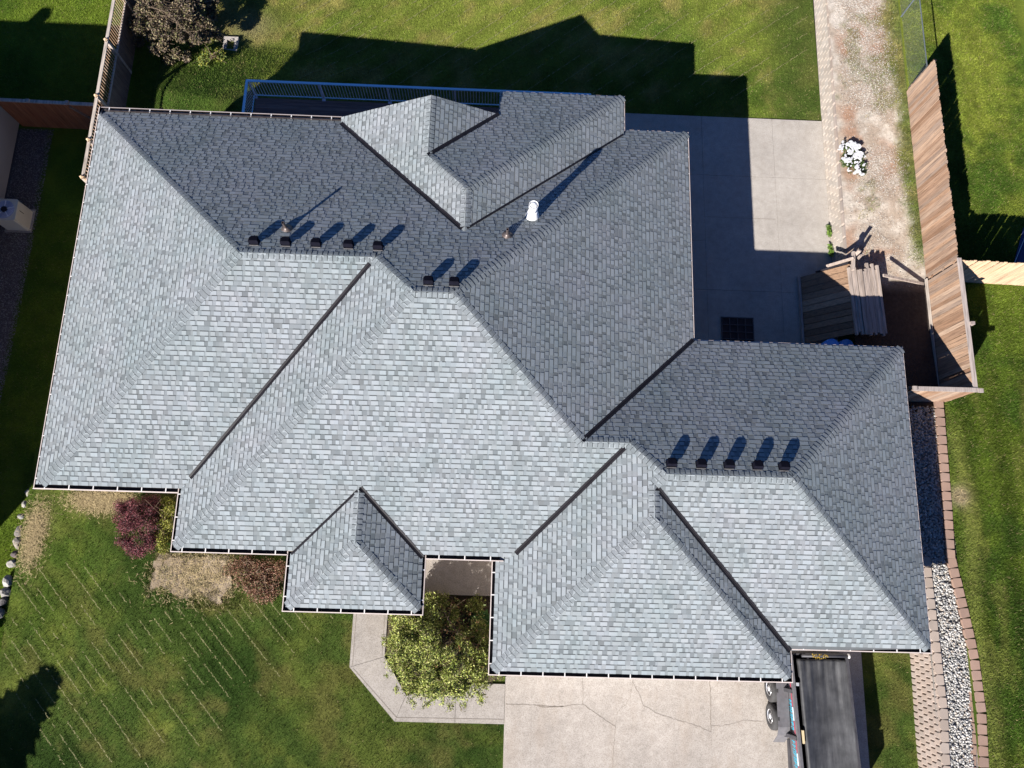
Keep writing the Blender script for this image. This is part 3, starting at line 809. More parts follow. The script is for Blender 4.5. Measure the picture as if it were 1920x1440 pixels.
# gutters
def gutter(p, q, z, inward, e0=0, e1=0, lip=1.0):
    """p->q: outer lip line in plan; e0/e1: -1 mitre for an outside corner, +1 for an inside one, 0 square"""
    p = Vector((p[0], p[1], z)); q = Vector((q[0], q[1], z)); t = (q - p).normalized(); iw = Vector((inward[0], inward[1], 0))
    prof = [(0.0, -0.09, 1), (0.0, 0.0, 1), (0.027, 0.004, 1), (0.027, -0.012, 0), (0.012, -0.085, 0), (0.130, -0.085, 0), (0.138, 0.035, 0), (0.142, 0.035, 0), (0.142, -0.095, 1)]
    mb = MB(); A = []; B = []
    for d, h, _ in prof:
        A.append(p + iw * d + t * (d * e0) + Vector((0, 0, h)))
        B.append(q + iw * d + t * (d * e1) + Vector((0, 0, h)))
    n = len(prof)
    for i in range(n):
        j = (i + 1) % n
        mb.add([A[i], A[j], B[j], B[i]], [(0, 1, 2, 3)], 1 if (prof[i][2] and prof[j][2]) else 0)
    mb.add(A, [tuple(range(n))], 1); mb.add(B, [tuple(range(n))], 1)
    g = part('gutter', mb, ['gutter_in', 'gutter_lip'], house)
    ln = (q - p).length; k = max(1, int(ln / 0.61)); s = ln / k
    for i in range(k):
        c = p + t * (s * (i + 0.5))
        hb = MB(); hb.beam(c + iw * 0.015 + Vector((0, 0, 0.004)), c + iw * 0.15 + Vector((0, 0, 0.012)), 0.03, 0.006)
        part('hanger', hb, 'hanger', g)
e = E
gutter((e['xW'], e['yN']), (e['xW'], e['yS1']), 3.165, (1, 0), 1, -1)
gutter((e['xW'], e['yS1']), (e['x1'], e['yS1']), 3.2, (0, 1), 1, 0)
gutter((e['x1'], e['yS1'] + 0.3), (e['x1'], e['yS2']), 3.2, (1, 0), 0, -1)
gutter((e['x1'], e['yS2']), (e['xP1'], e['yS2']), 3.195, (0, 1), 1, 0)
gutter((e['xP1'], e['yS2'] + 0.12), (e['xP1'], e['yS5']), 3.179, (1, 0), 0, -1)
gutter((e['xP1'], e['yS5']), (e['xP2'], e['yS5']), 3.179, (0, 1), 1, -1)
gutter((e['xP2'], e['yS5']), (e['xP2'], e['yS2'] + 0.12), 3.179, (-1, 0), 1, 0)
gutter((e['xP2'], e['yS2']), (e['xG1'] + 0.33, e['yS2']), 3.2, (0, 1), 0, 0)
gutter((e['xG1'], e['yS2'] - 0.005), (e['xG1'], e['yS4']), 3.011, (1, 0), 0, -1)
gutter((e['xG1'], e['yS4']), (e['xG2'], e['yS4']), 3.011, (0, 1), 1, -1)
gutter((e['xG2'], e['yS4']), (e['xG2'], e['yS3'] + 0.12), 3.011, (-1, 0), 1, 0)
gutter((e['xG2'], e['yS3']), (e['xE2'], e['yS3']), 3.055, (0, 1), 0, -1)
gutter((e['xE2'], e['yS3']), (e['xE2'], e['yN2']), 3.055, (-1, 0), 1, -1)
gutter((e['xE2'], e['yN2']), (e['xE1'], e['yN2']), 3.055, (0, -1), 1, 0)
gutter((e['xE1'], e['yN2'] - 0.12), (e['xE1'], e['yN']), 3.045, (-1, 0), 0, -1)
gutter((e['xE1'], e['yN']), (e['xB'], e['yN']), 3.045, (0, -1), 1, 0)
gutter((e['xB'], e['yN'] - 0.12), (e['xB'], e['yB']), 3.155, (-1, 0), 0, -1)
gutter((e['xB'], e['yB']), (e['xD'], e['yB']), 3.155, (0, -1), 1, 0)
gutter((e['xBW'], e['yN']), (e['xW'], e['yN']), 3.14, (0, -1), 0, -1)

# walls and soffits under the eaves
FOOT = [('xW', 'yN'), ('xW', 'yS1'), ('x1', 'yS1'), ('x1', 'yS2'), ('xG1', 'yS2'), ('xG1', 'yS4'), ('xG2', 'yS4'), ('xG2', 'yS3'), ('xE2', 'yS3'), ('xE2', 'yN2'), ('xE1', 'yN2'), ('xE1', 'yN')]
OFF = dict(xW=1, yN=-1, yS1=1, x1=1, yS2=1, xG1=1, yS4=1, xG2=-1, yS3=1, xE2=-1, yN2=-1, xE1=-1)
wl = MB(); wl.prism([(E[a] + 0.6 * OFF[a], E[b] + 0.6 * OFF[b]) for a, b in FOOT], -1.9, 3.0)
part('wall', wl, 'siding', house)
so = MB(); so.prism([(E[a] + 0.118 * OFF[a], E[b] + 0.118 * OFF[b]) for a, b in FOOT], 2.93, 2.96)
part('soffit', so, 'soffit', house)
ps = MB(); ps.prism([(E['xP1'] + .118, E['yS5'] + .118), (E['xP2'] - .118, E['yS5'] + .118), (E['xP2'] - .118, 0.4), (E['xP1'] + .118, 0.4)], 3.03, 3.06)
part('soffit', ps, 'soffit', house)
bs = MB(); bs.prism([(-0.1, 13.5), (E['xB'] - .118, 13.5), (E['xB'] - .118, E['yB'] - .118), (-0.1, E['yB'] - .118)], 3.03, 3.06)
part('soffit', bs, 'soffit', house)
bw = MB(); bw.box((1.65, 14.1, 1.35), (3.3, 1.3, 3.3)); part('wall', bw, 'siding', house)
gw = MB(); gw.add([(-4.9, 13.6, 2.5), (-0.3, 13.6, 2.5), (-0.3, 13.6, 3.4), (-2.33, 13.6, 4.4), (-4.9, 13.6, 3.3), (-4.9, 13.4, 2.5), (-0.3, 13.4, 2.5), (-0.3, 13.4, 3.4), (-2.33, 13.4, 4.4), (-4.9, 13.4, 3.3)],
                  [(4, 3, 2, 1, 0), (5, 6, 7, 8, 9), (0, 1, 6, 5), (1, 2, 7, 6), (2, 3, 8, 7), (3, 4, 9, 8), (4, 0, 5, 9)])
part('gable_wall', gw, 'siding', house)
for sx, A, B in ((1, G1, G0), (-1, G0, G2)):
    fb = MB(); fb.beam(A + Vector((0, -0.04, -0.10)), B + Vector((0, -0.04, -0.10)), 0.03, 0.15); part('fascia', fb, 'gutter_lip', house)
for x in (-5.5, -2.2):
    pb = MB(); pb.box((x, -1.25, 1.75), (0.16, 0.16, 2.6)); part('porch_post', pb, 'white', house)
def window(c, w, h, nx, ny):
    f = MB()
    tx, ty = -ny, nx
    for a in (-1, 1):
        f.beam((c[0] + tx * a * w / 2 + nx * .03, c[1] + ty * a * w / 2 + ny * .03, c[2] - h / 2), (c[0] + tx * a * w / 2 + nx * .03, c[1] + ty * a * w / 2 + ny * .03, c[2] + h / 2), 0.08, 0.08, (nx, ny, 0))
        f.beam((c[0] - tx * w / 2 + nx * .03, c[1] - ty * w / 2 + ny * .03, c[2] + a * h / 2), (c[0] + tx * w / 2 + nx * .03, c[1] + ty * w / 2 + ny * .03, c[2] + a * h / 2), 0.08, 0.08)
    o = part('window', f, 'white', house)
    g = MB(); g.box((c[0] + nx * .012, c[1] + ny * .012, c[2]), (abs(tx) * w + 0.02, abs(ty) * w + 0.02, h)); part('pane', g, 'glass', o)
window((-11.2, E['yS1'] + 0.6, 1.9), 1.6, 1.2, 0, -1); window((-7.6, E['yS2'] + 0.6, 1.9), 1.7, 1.3, 0, -1); window((E['xE1'] - 0.6, 11.0, 1.2), 1.5, 1.5, 1, 0); window((-10.5, E['yN'] - 0.6, 1.9), 1.6, 1.2, 0, 1); window((11.0, E['yN2'] - 0.6, 1.6), 1.0, 1.0, 0, 1)
gd = MB()
for i in range(4):
    gd.box((4.3, E['yS4'] + 0.585, 0.58 + i * 0.55), (4.9, 0.05, 0.53))
part('garage_door', gd, 'white', house)
fd = MB(); fd.box((-3.8, E['yS2'] + 0.58, 1.48), (0.95, 0.05, 2.05)); part('front_door', fd, 'vent_dark', house)

# roof vents, pipes
def roof_vent(x, y, pl):
    O, U, V, Nn = frame(pl)
    c = onp(pl, x, y)
    def P(u, v, h): return c + U * u + V * v + Nn * h
    fl = MB(); fl.hexa([P(-.14, -.13, .006), P(.14, -.13, .006), P(.14, .12, .006), P(-.14, .12, .006), P(-.14, -.13, .018), P(.14, -.13, .018), P(.14, .12, .018), P(-.14, .12, .018)])
    v = part('roof_vent', fl, 'vent_dark', house)
    b = MB(); b.hexa([P(-.1, -.08, .016), P(.1, -.08, .016), P(.1, .06, .016), P(-.1, .06, .016), P(-.1, -.08, .13), P(.1, -.08, .13), P(.1, .06, .05), P(-.1, .06, .05)])
    part('vent_neck', b, 'vent_dark', v)
    h = MB()
    ft = [(-.135, .09), (.135, .09), (.135, -.06), (.09, -.13), (-.09, -.13), (-.135, -.06)][::-1]
    q = [P(x, y, .07) for x, y in ft] + [P(x, y, .165) for x, y in ft] + [P(x * .82, y * .82, .185) for x, y in ft]
    h.add(q, [tuple(range(5, -1, -1)), tuple(range(12, 18))] + [(k * 6 + i, k * 6 + (i + 1) % 6, k * 6 + 6 + (i + 1) % 6, k * 6 + 6 + i) for k in (0, 1) for i in range(6)])
    part('vent_hood', h, 'vent_dark', v)
    s = MB(); s.hexa([P(-.135, .085, .012), P(.135, .085, .012), P(.135, .112, .012), P(-.135, .112, .012), P(-.135, .085, .028), P(.135, .085, .028), P(.135, .112, .028), P(-.135, .112, .028)])
    part('vent_back', s, 'vent_grey', v)
for x, y in ((-6.94, 8.42), (-6.06, 8.43), (-5.21, 8.43), (-4.3, 8.42), (-3.47, 8.40), (-1.95, 7.22), (-1.25, 7.22)): roof_vent(x, y, 'N')
for x, y in ((4.86, 2.62), (5.68, 2.62), (6.45, 2.63), (7.24, 2.63), (7.97, 2.63)): roof_vent(x, y, 'N2')
for x, y in ((-6.158, 8.993), (0.157, 9.064)):
    c = onp('N', x, y)
    mb = MB(); mb.lathe(c, [(0.17, -0.02), (0.15, 0.035), (0.075, 0.10), (0.058, 0.14)], 14); pv = part('vent_pipe', mb, 'lead', house, True)
    mb = MB(); mb.lathe(c, [(0.042, 0.1), (0.042, 0.44), (0.030, 0.44), (0.030, 0.36)], 12); part('pipe', mb, 'lead', pv)
c = onp('N', 0.885, 9.87)
mb = MB(); mb.lathe(c, [(0.215, -0.06), (0.20, 0.05), (0.14, 0.33), (0.13, 0.36)], 20); fl = part('white_flue', mb, 'white', house, True)
mb = MB(); mb.lathe(c, [(0.108, 0.3), (0.108, 0.66)], 18); part('flue_pipe', mb, 'white', fl, True)
mb = MB(); mb.lathe(c, [(0.125, 0.60), (0.135, 0.60), (0.135, 0.75), (0.122, 0.75), (0.118, 0.64)], 20); part('flue_collar', mb, 'white', fl)
mb = MB(); mb.lathe(c, [(0.096, 0.70), (0.098, 0.73), (0.05, 0.765), (0.01, 0.77)], 18); part('flue_cap', mb, 'white', fl)
mb = MB(); mb.lathe(c, [(0.115, 0.655), (0.115, 0.665)], 18); part('flue_slot', mb, 'dark', fl)

# ------------------------------------------------------------------ deck
DZ = 0.0
dk = empty('deck', (-3.0, 15.0, 0.4 + DZ), 'narrow brown plank deck with a blue railing along the back of the house', 'deck')
X0, X1, YD0, YD1 = -9.3, 3.06, 13.3, 16.36
y = YD1 - 0.07
_db = MB(); _db.box((0, 0, 0), (X1 - X0, 0.138, 0.03)); _dbm = _db.mesh('deck_board', 'deck')
while y > YD0:
    b = link('deck_board', _dbm, dk); b.location = ((X0 + X1) / 2 - dk.location.x, y - dk.location.y, 0.025 - 0.015 + R.uniform(-.0015, .0015))
    y -= 0.144
fm = MB()
for yy in (YD1 - 0.02, 14.9): fm.beam((X0, yy, 0.28 + DZ), (X1, yy, 0.28 + DZ), 0.05, 0.22)
for xx in (X0 + .02, X1 - .02): fm.beam((xx, YD0, 0.28 + DZ), (xx, YD1, 0.28 + DZ), 0.05, 0.22)
part('frame', fm, 'deck', dk)
for xx in (-9.1, -5.2, -1.2, 2.9):
    pb = MB(); pb.box((xx, 16.2, -0.85), (0.14, 0.14, 2.5)); part('support_post', pb, 'deck', dk)
YR = 16.42
rb = MB(); rb.beam((X0 - .06, YR, 1.35), (X1, YR, 1.35), 0.085, 0.04); part('top_rail', rb, 'blue_rail', dk)
rb = MB(); rb.beam((X0 - .025, YR - 0.0425, 1.35), (X0 - .025, YD0 + .5, 1.35), 0.085, 0.04); part('top_rail', rb, 'blue_rail', dk)
rb = MB(); rb.beam((X0, YR, 0.5), (X1, YR, 0.5), 0.035, 0.03); part('bottom_rail', rb, 'blue_rail', dk)
rb = MB(); rb.beam((X0 - .025, YR - .02, 0.5), (X0 - .025, YD0 + .5, 0.5), 0.035, 0.03); part('bottom_rail', rb, 'blue_rail', dk)
for xx in (-9.29, -6.77, -4.32, -1.88, 0.56, 3.0):
    pb = MB(); pb.box((xx, YR, 0.85 + DZ), (0.06, 0.055, 0.95)); pb.box((xx, YR - .05, 0.437 + DZ), (0.13, 0.1, 0.012)); part('rail_post', pb, 'grey_rail', dk)
_bl = MB(); _bl.box((0, 0, 0), (0.018, 0.018, 0.82)); _blm = _bl.mesh('baluster', 'grey_rail')
xx = X0 + 0.1
while xx < X1:
    b = link('baluster', _blm, dk); b.location = (xx - dk.location.x, YR - dk.location.y, 0.925 - dk.location.z); xx += 0.108
yy = YR - 0.12
while yy > 13.9:
    b = link('baluster', _blm, dk); b.location = (X0 - .025 - dk.location.x, yy - dk.location.y, 0.925 - dk.location.z); yy -= 0.108

# ------------------------------------------------------------------ wooden fences
def picket_mesh(h, w=0.138, dog=True, th=0.017):
    mb = MB(); a = w / 2
    prof = [(-a, 0), (a, 0), (a, h - 0.03), (a - 0.03, h), (-a + 0.03, h), (-a, h - 0.03)] if dog else [(-a, 0), (a, 0), (a, h), (-a, h)]
    n = len(prof)
    P = [(-th / 2, u, z) for u, z in prof] + [(th / 2, u, z) for u, z in prof]
    mb.add(P, [tuple(range(n - 1, -1, -1)), tuple(range(n, 2 * n))] + [(i, (i + 1) % n, n + (i + 1) % n, n + i) for i in range(n)])
    return mb
def fence(name, label, a, b, z0f, ztop, mat, dog=True, step=0.1425, face=-1, group=None, cap=False, rails=True, posts=2.4, w=0.1395, jit=0.02):
    ax, ay = a; bx, by = b; L = math.hypot(bx - ax, by - ay); tx, ty = (bx - ax) / L, (by - ay) / L
    nx, ny = -ty * face, tx * face           # side the pickets show on
    root = empty(name, (ax, ay, z0f(ax, ay)), label, 'fence', group)
    RL = root.location
    ang = math.atan2(ty, tx) - math.pi / 2
    meshes = [picket_mesh(1.0 * (ztop - float(z0f((ax + bx) / 2, (ay + by) / 2))) + d, w, dog).mesh('picket', mat) for d in (-0.02, -0.005, 0.0, 0.012)]
    n = int(L / step)
    for i in range(n):
        d = (i + 0.5) * step; x = ax + tx * d; y = ay + ty * d
        p = link('picket', R.choice(meshes), root)
        off = 0.03 + R.uniform(0, 0.006)
        p.location = (x + nx * off - RL.x, y + ny * off - RL.y, ztop - (ztop - float(z0f((ax + bx) / 2, (ay + by) / 2))) - RL.z + R.uniform(-jit, jit) * 0.4)
        p.rotation_euler = (R.uniform(-.006, .006), R.uniform(-.01, .01), ang + R.uniform(-.02, .02))
    zb = float(z0f((ax + bx) / 2, (ay + by) / 2))
    if rails:
        for hz in (0.3, 0.95, 1.55):
            if zb + hz < ztop - 0.1:
                mb = MB(); mb.beam((ax, ay, zb + hz), (bx, by, zb + hz), 0.04, 0.085); part('rail', mb, mat, root)
    k = max(1, round(L / posts))
    for i in range(k + 1):
        d = L * i / k; mb = MB(); mb.box((ax + tx * d - nx * 0.07, ay + ty * d - ny * 0.07, (zb + ztop) / 2 - 0.12), (0.09, 0.09, ztop - zb - 0.1), math.atan2(ty, tx)); part('post', mb, mat, root)
    if cap:
        mb = MB(); mb.beam((ax + nx * 0.0, ay, ztop + 0.02), (bx + nx * 0.0, by, ztop + 0.02), 0.14, 0.036); part('cap_rail', mb, 'cedar_grey', root)
    return root
ze = lambda x, y: 1.0 + 0.25 * (1 - sstep(4.0, 8.5, y))
fence('wooden_fence', 'long weathered cedar picket fence with dog-eared tops between gravel strip and lawn', (14.95, 9.95), (14.95, 17.45), lambda x, y: 1.0, 2.84, 'cedar', True, 0.1425, 1, None, False, True)
f2 = fence('capped_fence', 'cedar board fence with a grey cap rail beside the lumber bin and lawn', (14.97, 5.55), (14.93, 9.94), lambda x, y: 1.02, 2.83, 'cedar', False, 0.1425, 1, None, True, True)
mb = MB(); mb.beam((14.86, 9.9, 1.07), (14.88, 5.6, 1.07), 0.03, 0.14); part('kick_board', mb, 'rail_wood', f2)
mb = MB(); mb.box((15.08, 7.7, 2.0), (0.12, 0.1, 1.9)); part('gate_post', mb, 'cedar_grey', f2)
fence('neighbor_fence', 'pale new cedar picket fence running away across the right-hand lawn', (15.02, 9.93), (22.0, 9.75), lambda x, y: 1.0, 2.82, 'cedar_light', True, 0.1425, -1, w=0.1435)
f3 = fence('side_gate_fence', 'short cedar fence with a grey cap rail closing the gap beside the house', (13.0, 5.5), (15.08, 5.52), lambda x, y: 1.1, 2.85, 'cedar', False, 0.1425, -1, None, True, True, 2.0)
mb = MB(); mb.box((13.02, 5.5, 2.9), (0.14, 0.14, 0.06)); part('post_cap', mb, 'cedar_grey', f3)
mb = MB(); mb.box((15.1, 5.5, 2.9), (0.15, 0.13, 0.05)); part('post_cap', mb, 'cedar_grey', f3)

# chain link fence
cl = empty('chain_link_fence', (15.0, 17.5, 1.0), 'galvanised chain link fence continuing beyond the end of the wooden fence', 'fence')
wm = MB(); H0, H1 = 1.02, 2.22; d = 0.062
yy = 17.5 - 1.2
while yy < 30:
    for s in (1, -1):
        y0, y1 = (yy, yy + 1.2) if s > 0 else (yy + 1.2, yy)
        a = [y0, H0]; b = [y1, H1]
        if y0 < 17.5: a = [17.5, H0 + (17.5 - y0)]
        if y1 < 17.5: b = [17.5, H0 + (y0 - 17.5)]
        if a[0] == b[0] and a[0] == 17.5: continue
        wm.tube((15.0 + 0.004 * s, a[0], a[1]), (15.0 + 0.004 * s, b[0], b[1]), 0.0014, None, 3, cap=False)
    yy += d
o = part('wire_mesh', wm, 'chain', cl); o['kind'] = 'stuff'
mb = MB(); mb.tube((15.0, 17.5, 2.22), (15.0, 30, 2.22), 0.02); part('top_rail', mb, 'chain', cl)
for yy in (17.5, 20.6, 23.7, 26.8, 29.9):
    mb = MB(); mb.tube((15.0, yy, 0.9), (15.0, yy, 2.25), 0.03); part('post', mb, 'chain', cl)

# west fence with open balusters, and the red fence and gate beside the neighbour's wall
wf = empty('baluster_fence', (-14.67, 15.0, -0.75), 'brown fence with an open baluster top and pale rail behind the house corner', 'fence')
XF = -14.67
for y0, y1 in ((12.5, 13.95), (13.95, 15.7), (15.7, 18.0), (18.0, 20.3), (20.3, 22.6)):
    mb = MB(); mb.beam((XF, y0, 1.1), (XF, y1, 1.1), 0.11, 0.04); part('top_rail', mb, 'rail_wood', wf)
    mb = MB(); mb.beam((XF, y0, 0.36), (XF, y1, 0.36), 0.06, 0.05); part('middle_rail', mb, 'rail_wood', wf)
    mb = MB(); mb.box((XF, y1, 0.2), (0.1, 0.1, 1.95)); part('post', mb, 'rail_wood', wf)
    mb = MB(); mb.lathe((XF, y1, 1.13), [(0.08, 0), (0.085, 0.05), (0.02, 0.11)], 4); part('post_cap', mb, 'cedar_light', wf)
mb = MB(); mb.box((XF, 12.5, 0.2), (0.1, 0.1, 1.95)); part('post', mb, 'rail_wood', wf)
mb = MB(); mb.lathe((XF, 12.5, 1.13), [(0.08, 0), (0.085, 0.05), (0.02, 0.11)], 4); part('post_cap', mb, 'cedar_light', wf)
for xx in (0, 1):
    mb = MB(); mb.beam((XF, 12.5 - 0.25 * xx, 1.08 - .2 * xx), (XF + 0.5, 12.2 + .25 * xx, 1.08 - .35 * xx), 0.06, 0.05); part('gate_brace', mb, 'cedar_light', wf)
_bb = MB(); _bb.box((0, 0, 0), (0.025, 0.02, 0.70)); _bbm = _bb.mesh('baluster', 'cedar')
yy = 12.6
while yy < 22.5:
    b = link('baluster', _bbm, wf); b.location = (0, yy - 15.0, 0.73 + 0.75); yy += 0.125
_bd = picket_mesh(1.08, 0.14, False).mesh('board', 'fence_dark')
yy = 12.6
while yy < 22.5:
    b = link('board', _bd, wf); b.location = (0.03, yy - 15.0, 0.0); b.rotation_euler = (0, 0, R.uniform(-.02, .02)); yy += 0.146
rf = fence('red_fence', 'reddish brown board fence and gate between the house corner and the neighbour wall', (-18.4, 15.55), (-14.72, 15.5), lambda x, y: -0.76, 0.86, 'red_fence', False, 0.142, -1, None, False, True)
mb = MB(); mb.beam((-18.4, 15.55, 0.89), (-14.75, 15.5, 0.89), 0.12, 0.04); part('cap_rail', mb, 'rail_wood', rf)
mb = MB(); mb.beam((-15.75, 15.44, 0.8), (-15.0, 15.43, -0.6), 0.04, 0.09, (0, -1, 0)); part('gate_brace', mb, 'cedar', rf)
for xx in (-17.2, -15.8):
    mb = MB(); mb.box((xx, 15.52, 0.94), (0.12, 0.12, 0.06)); part('post_cap', mb, 'rail_wood', rf)

# neighbour's house
nb = empty('neighbor_house', (-24.0, 6.5, -0.6), 'tan lap-sided neighbouring house at the left edge in deep shade', 'house')
mb = MB(); mb.box((-23.5, 5.17, 1.7), (10.0, 15.06, 4.8)); part('wall', mb, 'siding', nb)
mb = MB(); mb.box((-21.5, 14.2, 0.7), (6.0, 3.0, 2.8)); part('wall', mb, 'siding', nb)
for i in range(14):
    lb = MB(); lb.hexa([(-18.5, -2.3, -0.68 + i * .2), (-18.478, -2.3, -0.68 + i * .2), (-18.478, 15.68, -0.68 + i * .2), (-18.5, 15.68, -0.68 + i * .2), (-18.5, -2.3, -0.49 + i * .2), (-18.495, -2.3, -0.49 + i * .2), (-18.495, 15.68, -0.49 + i * .2), (-18.5, 15.68, -0.49 + i * .2)])
    part('siding_board', lb, 'siding', nb)
for V4, F4 in (([(-29.0, -2.5, 4.0), (-18.05, -2.5, 4.0), (-18.05, 13.2, 4.0), (-29.0, 13.2, 4.0), (-23.5, 3.0, 6.2), (-23.5, 7.7, 6.2)], [(0, 1, 4), (1, 2, 5, 4), (2, 3, 5), (3, 0, 4, 5)]),
               ([(-24.8, 12.72, 2.9), (-18.3, 12.72, 2.9), (-18.3, 15.9, 2.05), (-24.8, 15.9, 2.05), (-24.8, 12.72, 2.8), (-18.3, 12.72, 2.8)], [(0, 1, 2, 3), (3, 2, 5, 4)])):
    mb = MB(); n4 = len(V4)
    mb.add(V4 + [(x, y, z - 0.1) for x, y, z in V4[:4]], F4 + [(n4, n4 + 1, 1, 0), (n4 + 1, n4 + 2, 2, 1), (n4 + 2, n4 + 3, 3, 2), (n4 + 3, n4, 0, 3), (n4 + 3, n4 + 2, n4 + 1, n4)], 0, (0.12, 0.12, 0.125))
    part('roof', mb, 'shingle', nb)
mb = MB(); mb.box((-24.4, 12.07, 4.75), (0.4, 0.4, 0.7)); part('chimney', mb, 'siding', nb)

# air conditioner
ac = empty('air_conditioner', (-17.8, 11.62, -0.76), 'beige air conditioner with a round fan grille standing on gravel by the tan wall', 'air conditioner')
mb = MB(); cx, cy, a, b = -17.78, 11.62, 0.42, 0.40
ch = 0.05
oct_ = [(cx - a + ch, cy - b), (cx + a - ch, cy - b), (cx + a, cy - b + ch), (cx + a, cy + b - ch), (cx + a - ch, cy + b), (cx - a + ch, cy + b), (cx - a, cy + b - ch), (cx - a, cy - b + ch)]
mb.prism(oct_, -0.70, 0.14); part('cabinet', mb, 'ac_paint', ac)
mb = MB(); mb.prism([(cx + (x - cx) * 1.02, cy + (y - cy) * 1.02) for x, y in oct_], 0.14, 0.19); part('top_cover', mb, 'ac_paint', ac)
mb = MB(); mb.lathe((cx, cy, 0.19), [(0.345, 0.0), (0.345, 0.006), (0.33, 0.012)], 28); gr = part('fan_opening', mb, 'ac_grille', ac)
mb = MB(); mb.lathe((cx, cy, 0.2), [(0.11, 0.0), (0.11, 0.03), (0.09, 0.04)], 18); part('fan_hub', mb, 'dark', gr)
mb = MB()
for r in (0.16, 0.2, 0.24, 0.28, 0.32):
    for i in range(28):
        a0, a1 = 2 * math.pi * i / 28, 2 * math.pi * (i + 1) / 28
        mb.beam((cx + r * math.cos(a0), cy + r * math.sin(a0), 0.215), (cx + r * math.cos(a1), cy + r * math.sin(a1), 0.215), 0.006, 0.006)
part('grille_rings', mb, 'grey_rail', gr)
for i in range(5):
    an = 0.3 + 2 * math.pi * i / 5; mb = MB(); mb.beam((cx + .1 * math.cos(an), cy + .1 * math.sin(an), 0.222), (cx + .34 * math.cos(an), cy + .34 * math.sin(an), 0.215), 0.02, 0.012); part('grille_spoke', mb, 'white', gr)
mb = MB(); mb.box((cx + .425, cy + .05, -0.1), (0.012, 0.015, 0.25)); part('side_slot', mb, 'dark', ac)
mb = MB(); mb.box((cx, cy, -0.73), (0.95, 0.92, 0.06)); part('pad', mb, 'walk', ac)
for s in (-1, 1):
    mb = MB(); mb.box((cx + .43, cy + s * .36, -0.67), (0.05, 0.06, 0.06)); part('foot', mb, 'ac_paint', ac)

# ------------------------------------------------------------------ block walls
def block_pts(x, y, z, L, dep, h, ang, chf=0.045):
    """retaining-wall block, face towards -x before turning, chamfered front corners; origin at face centre bottom"""
    co, si = math.cos(ang), math.sin(ang)
    prof = [(chf, -L / 2), (0, -L / 2 + chf), (0, L / 2 - chf), (chf, L / 2), (dep, L / 2 - 0.02), (dep, -L / 2 + 0.02)][::-1]
    return [(x + px * co - py * si, y + px * si + py * co) for px, py in prof]
def wall_block(root, name, x, y, z, L, dep, h, ang, col, mat, chf=0.045):
    mb = MB(); mb.prism(block_pts(x, y, z, L, dep, h, ang, chf), z, z + h, 0, (lambda f, w: (col[0] * f * w, col[1] * f, col[2] * f / w))(R.uniform(0.88, 1.08), R.uniform(0.98, 1.02)))
    return part(name, mb, mat, root)
TAN = (0.335, 0.275, 0.235)
tw = empty('tan_retaining_wall', (13.5, -2.0, 0.25), 'battered tan block retaining wall with five staggered courses between grass strip and pebbles', 'retaining wall')
def xw_tan(y):   # plan line of the foot
    return 13.50 + 0.05 * math.exp(-((y + 2.7) / 1.5) ** 2)
for k in range(5):
    y = 0.45 - (0.1 if k % 2 else 0.0)
    while y > -8.5:
        xf = xw_tan(y) + k * 0.042
        if y < -2.2 or k == 4:
            wall_block(tw, 'block', xf, y - 0.1, 0.24 + k * 0.2, 0.198, 0.22, 0.197, 0.0, TAN, 'tan_block', 0.035)
        y -= 0.2
y = 0.4
while y > -8.5:
    x = xw_tan(y) + 0.165 + 0.06 * math.exp(-((y + 4.1) / 0.7) ** 2)
    wall_block(tw, 'cap_block', x, y - 0.15, 1.24, 0.31, 0.25, 0.06, R.uniform(-.03, .03), (0.33, 0.27, 0.225), 'tan_block', 0.06)
    y -= 0.32
TAN2 = (0.36, 0.315, 0.27)
pw = empty('patio_retaining_wall', (12.15, 14.0, 0.0), 'pale block retaining wall along the far edge of the patio and back lawn', 'retaining wall')
for k in range(4):
    y = 25.0 - (0.15 if k % 2 else 0.0)
    while y > 9.0:
        xf = 12.10 + 0.014 * max(0, y - 16) + k * 0.02
        wall_block(pw, 'block', xf, y - 0.15, -0.15 + k * 0.235 if y > 17 else -0.02 + k * 0.2, 0.297, 0.22, 0.23 if y > 17 else 0.197, 0.0, TAN2, 'tan_block', 0.022)
        y -= 0.3
y = 25.0
while y > 9.0:
    xf = 12.15 + 0.014 * max(0, y - 16)
    wall_block(pw, 'cap_block', xf, y - 0.24, 0.79, 0.47, 0.28, 0.17, R.uniform(-.03, .03), (0.30, 0.25, 0.215), 'tan_block', 0.05)
    y -= 0.485
RED = (0.28, 0.19, 0.148)
ew = empty('red_block_edging', (14.7, -1.0, 1.2), 'curving row of reddish edging blocks between the pebbles and the right-hand lawn', 'edging')
LINE = [(14.72, 5.4), (14.68, 3.74), (14.64, 2.01), (14.57, 0.45), (14.69, -0.32), (14.85, -1.45), (14.98, -2.55), (15.03, -4.1), (14.93, -5.72), (14.75, -7.2), (14.5, -8.5)]
def along(line, step):
    out = []; acc = 0.0
    for (x0, y0), (x1, y1) in zip(line, line[1:]):
        d = math.hypot(x1 - x0, y1 - y0); s = acc
        while s < d:
            out.append((x0 + (x1 - x0) * s / d, y0 + (y1 - y0) * s / d, math.atan2(y1 - y0, x1 - x0))); s += step
        acc = s - d
    return out
for i, (x, y, an) in enumerate(along(LINE, 0.305)):
    ang = an + math.pi / 2
    low = y < -3.6
    z = 1.16 if not low else 1.16 + 0.0
    wall_block(ew, 'block', x - 0.13, y, z, 0.292, 0.27, 0.155 + R.uniform(-.008, .008), ang + R.uniform(-.03, .03), RED, 'red_block', 0.03)
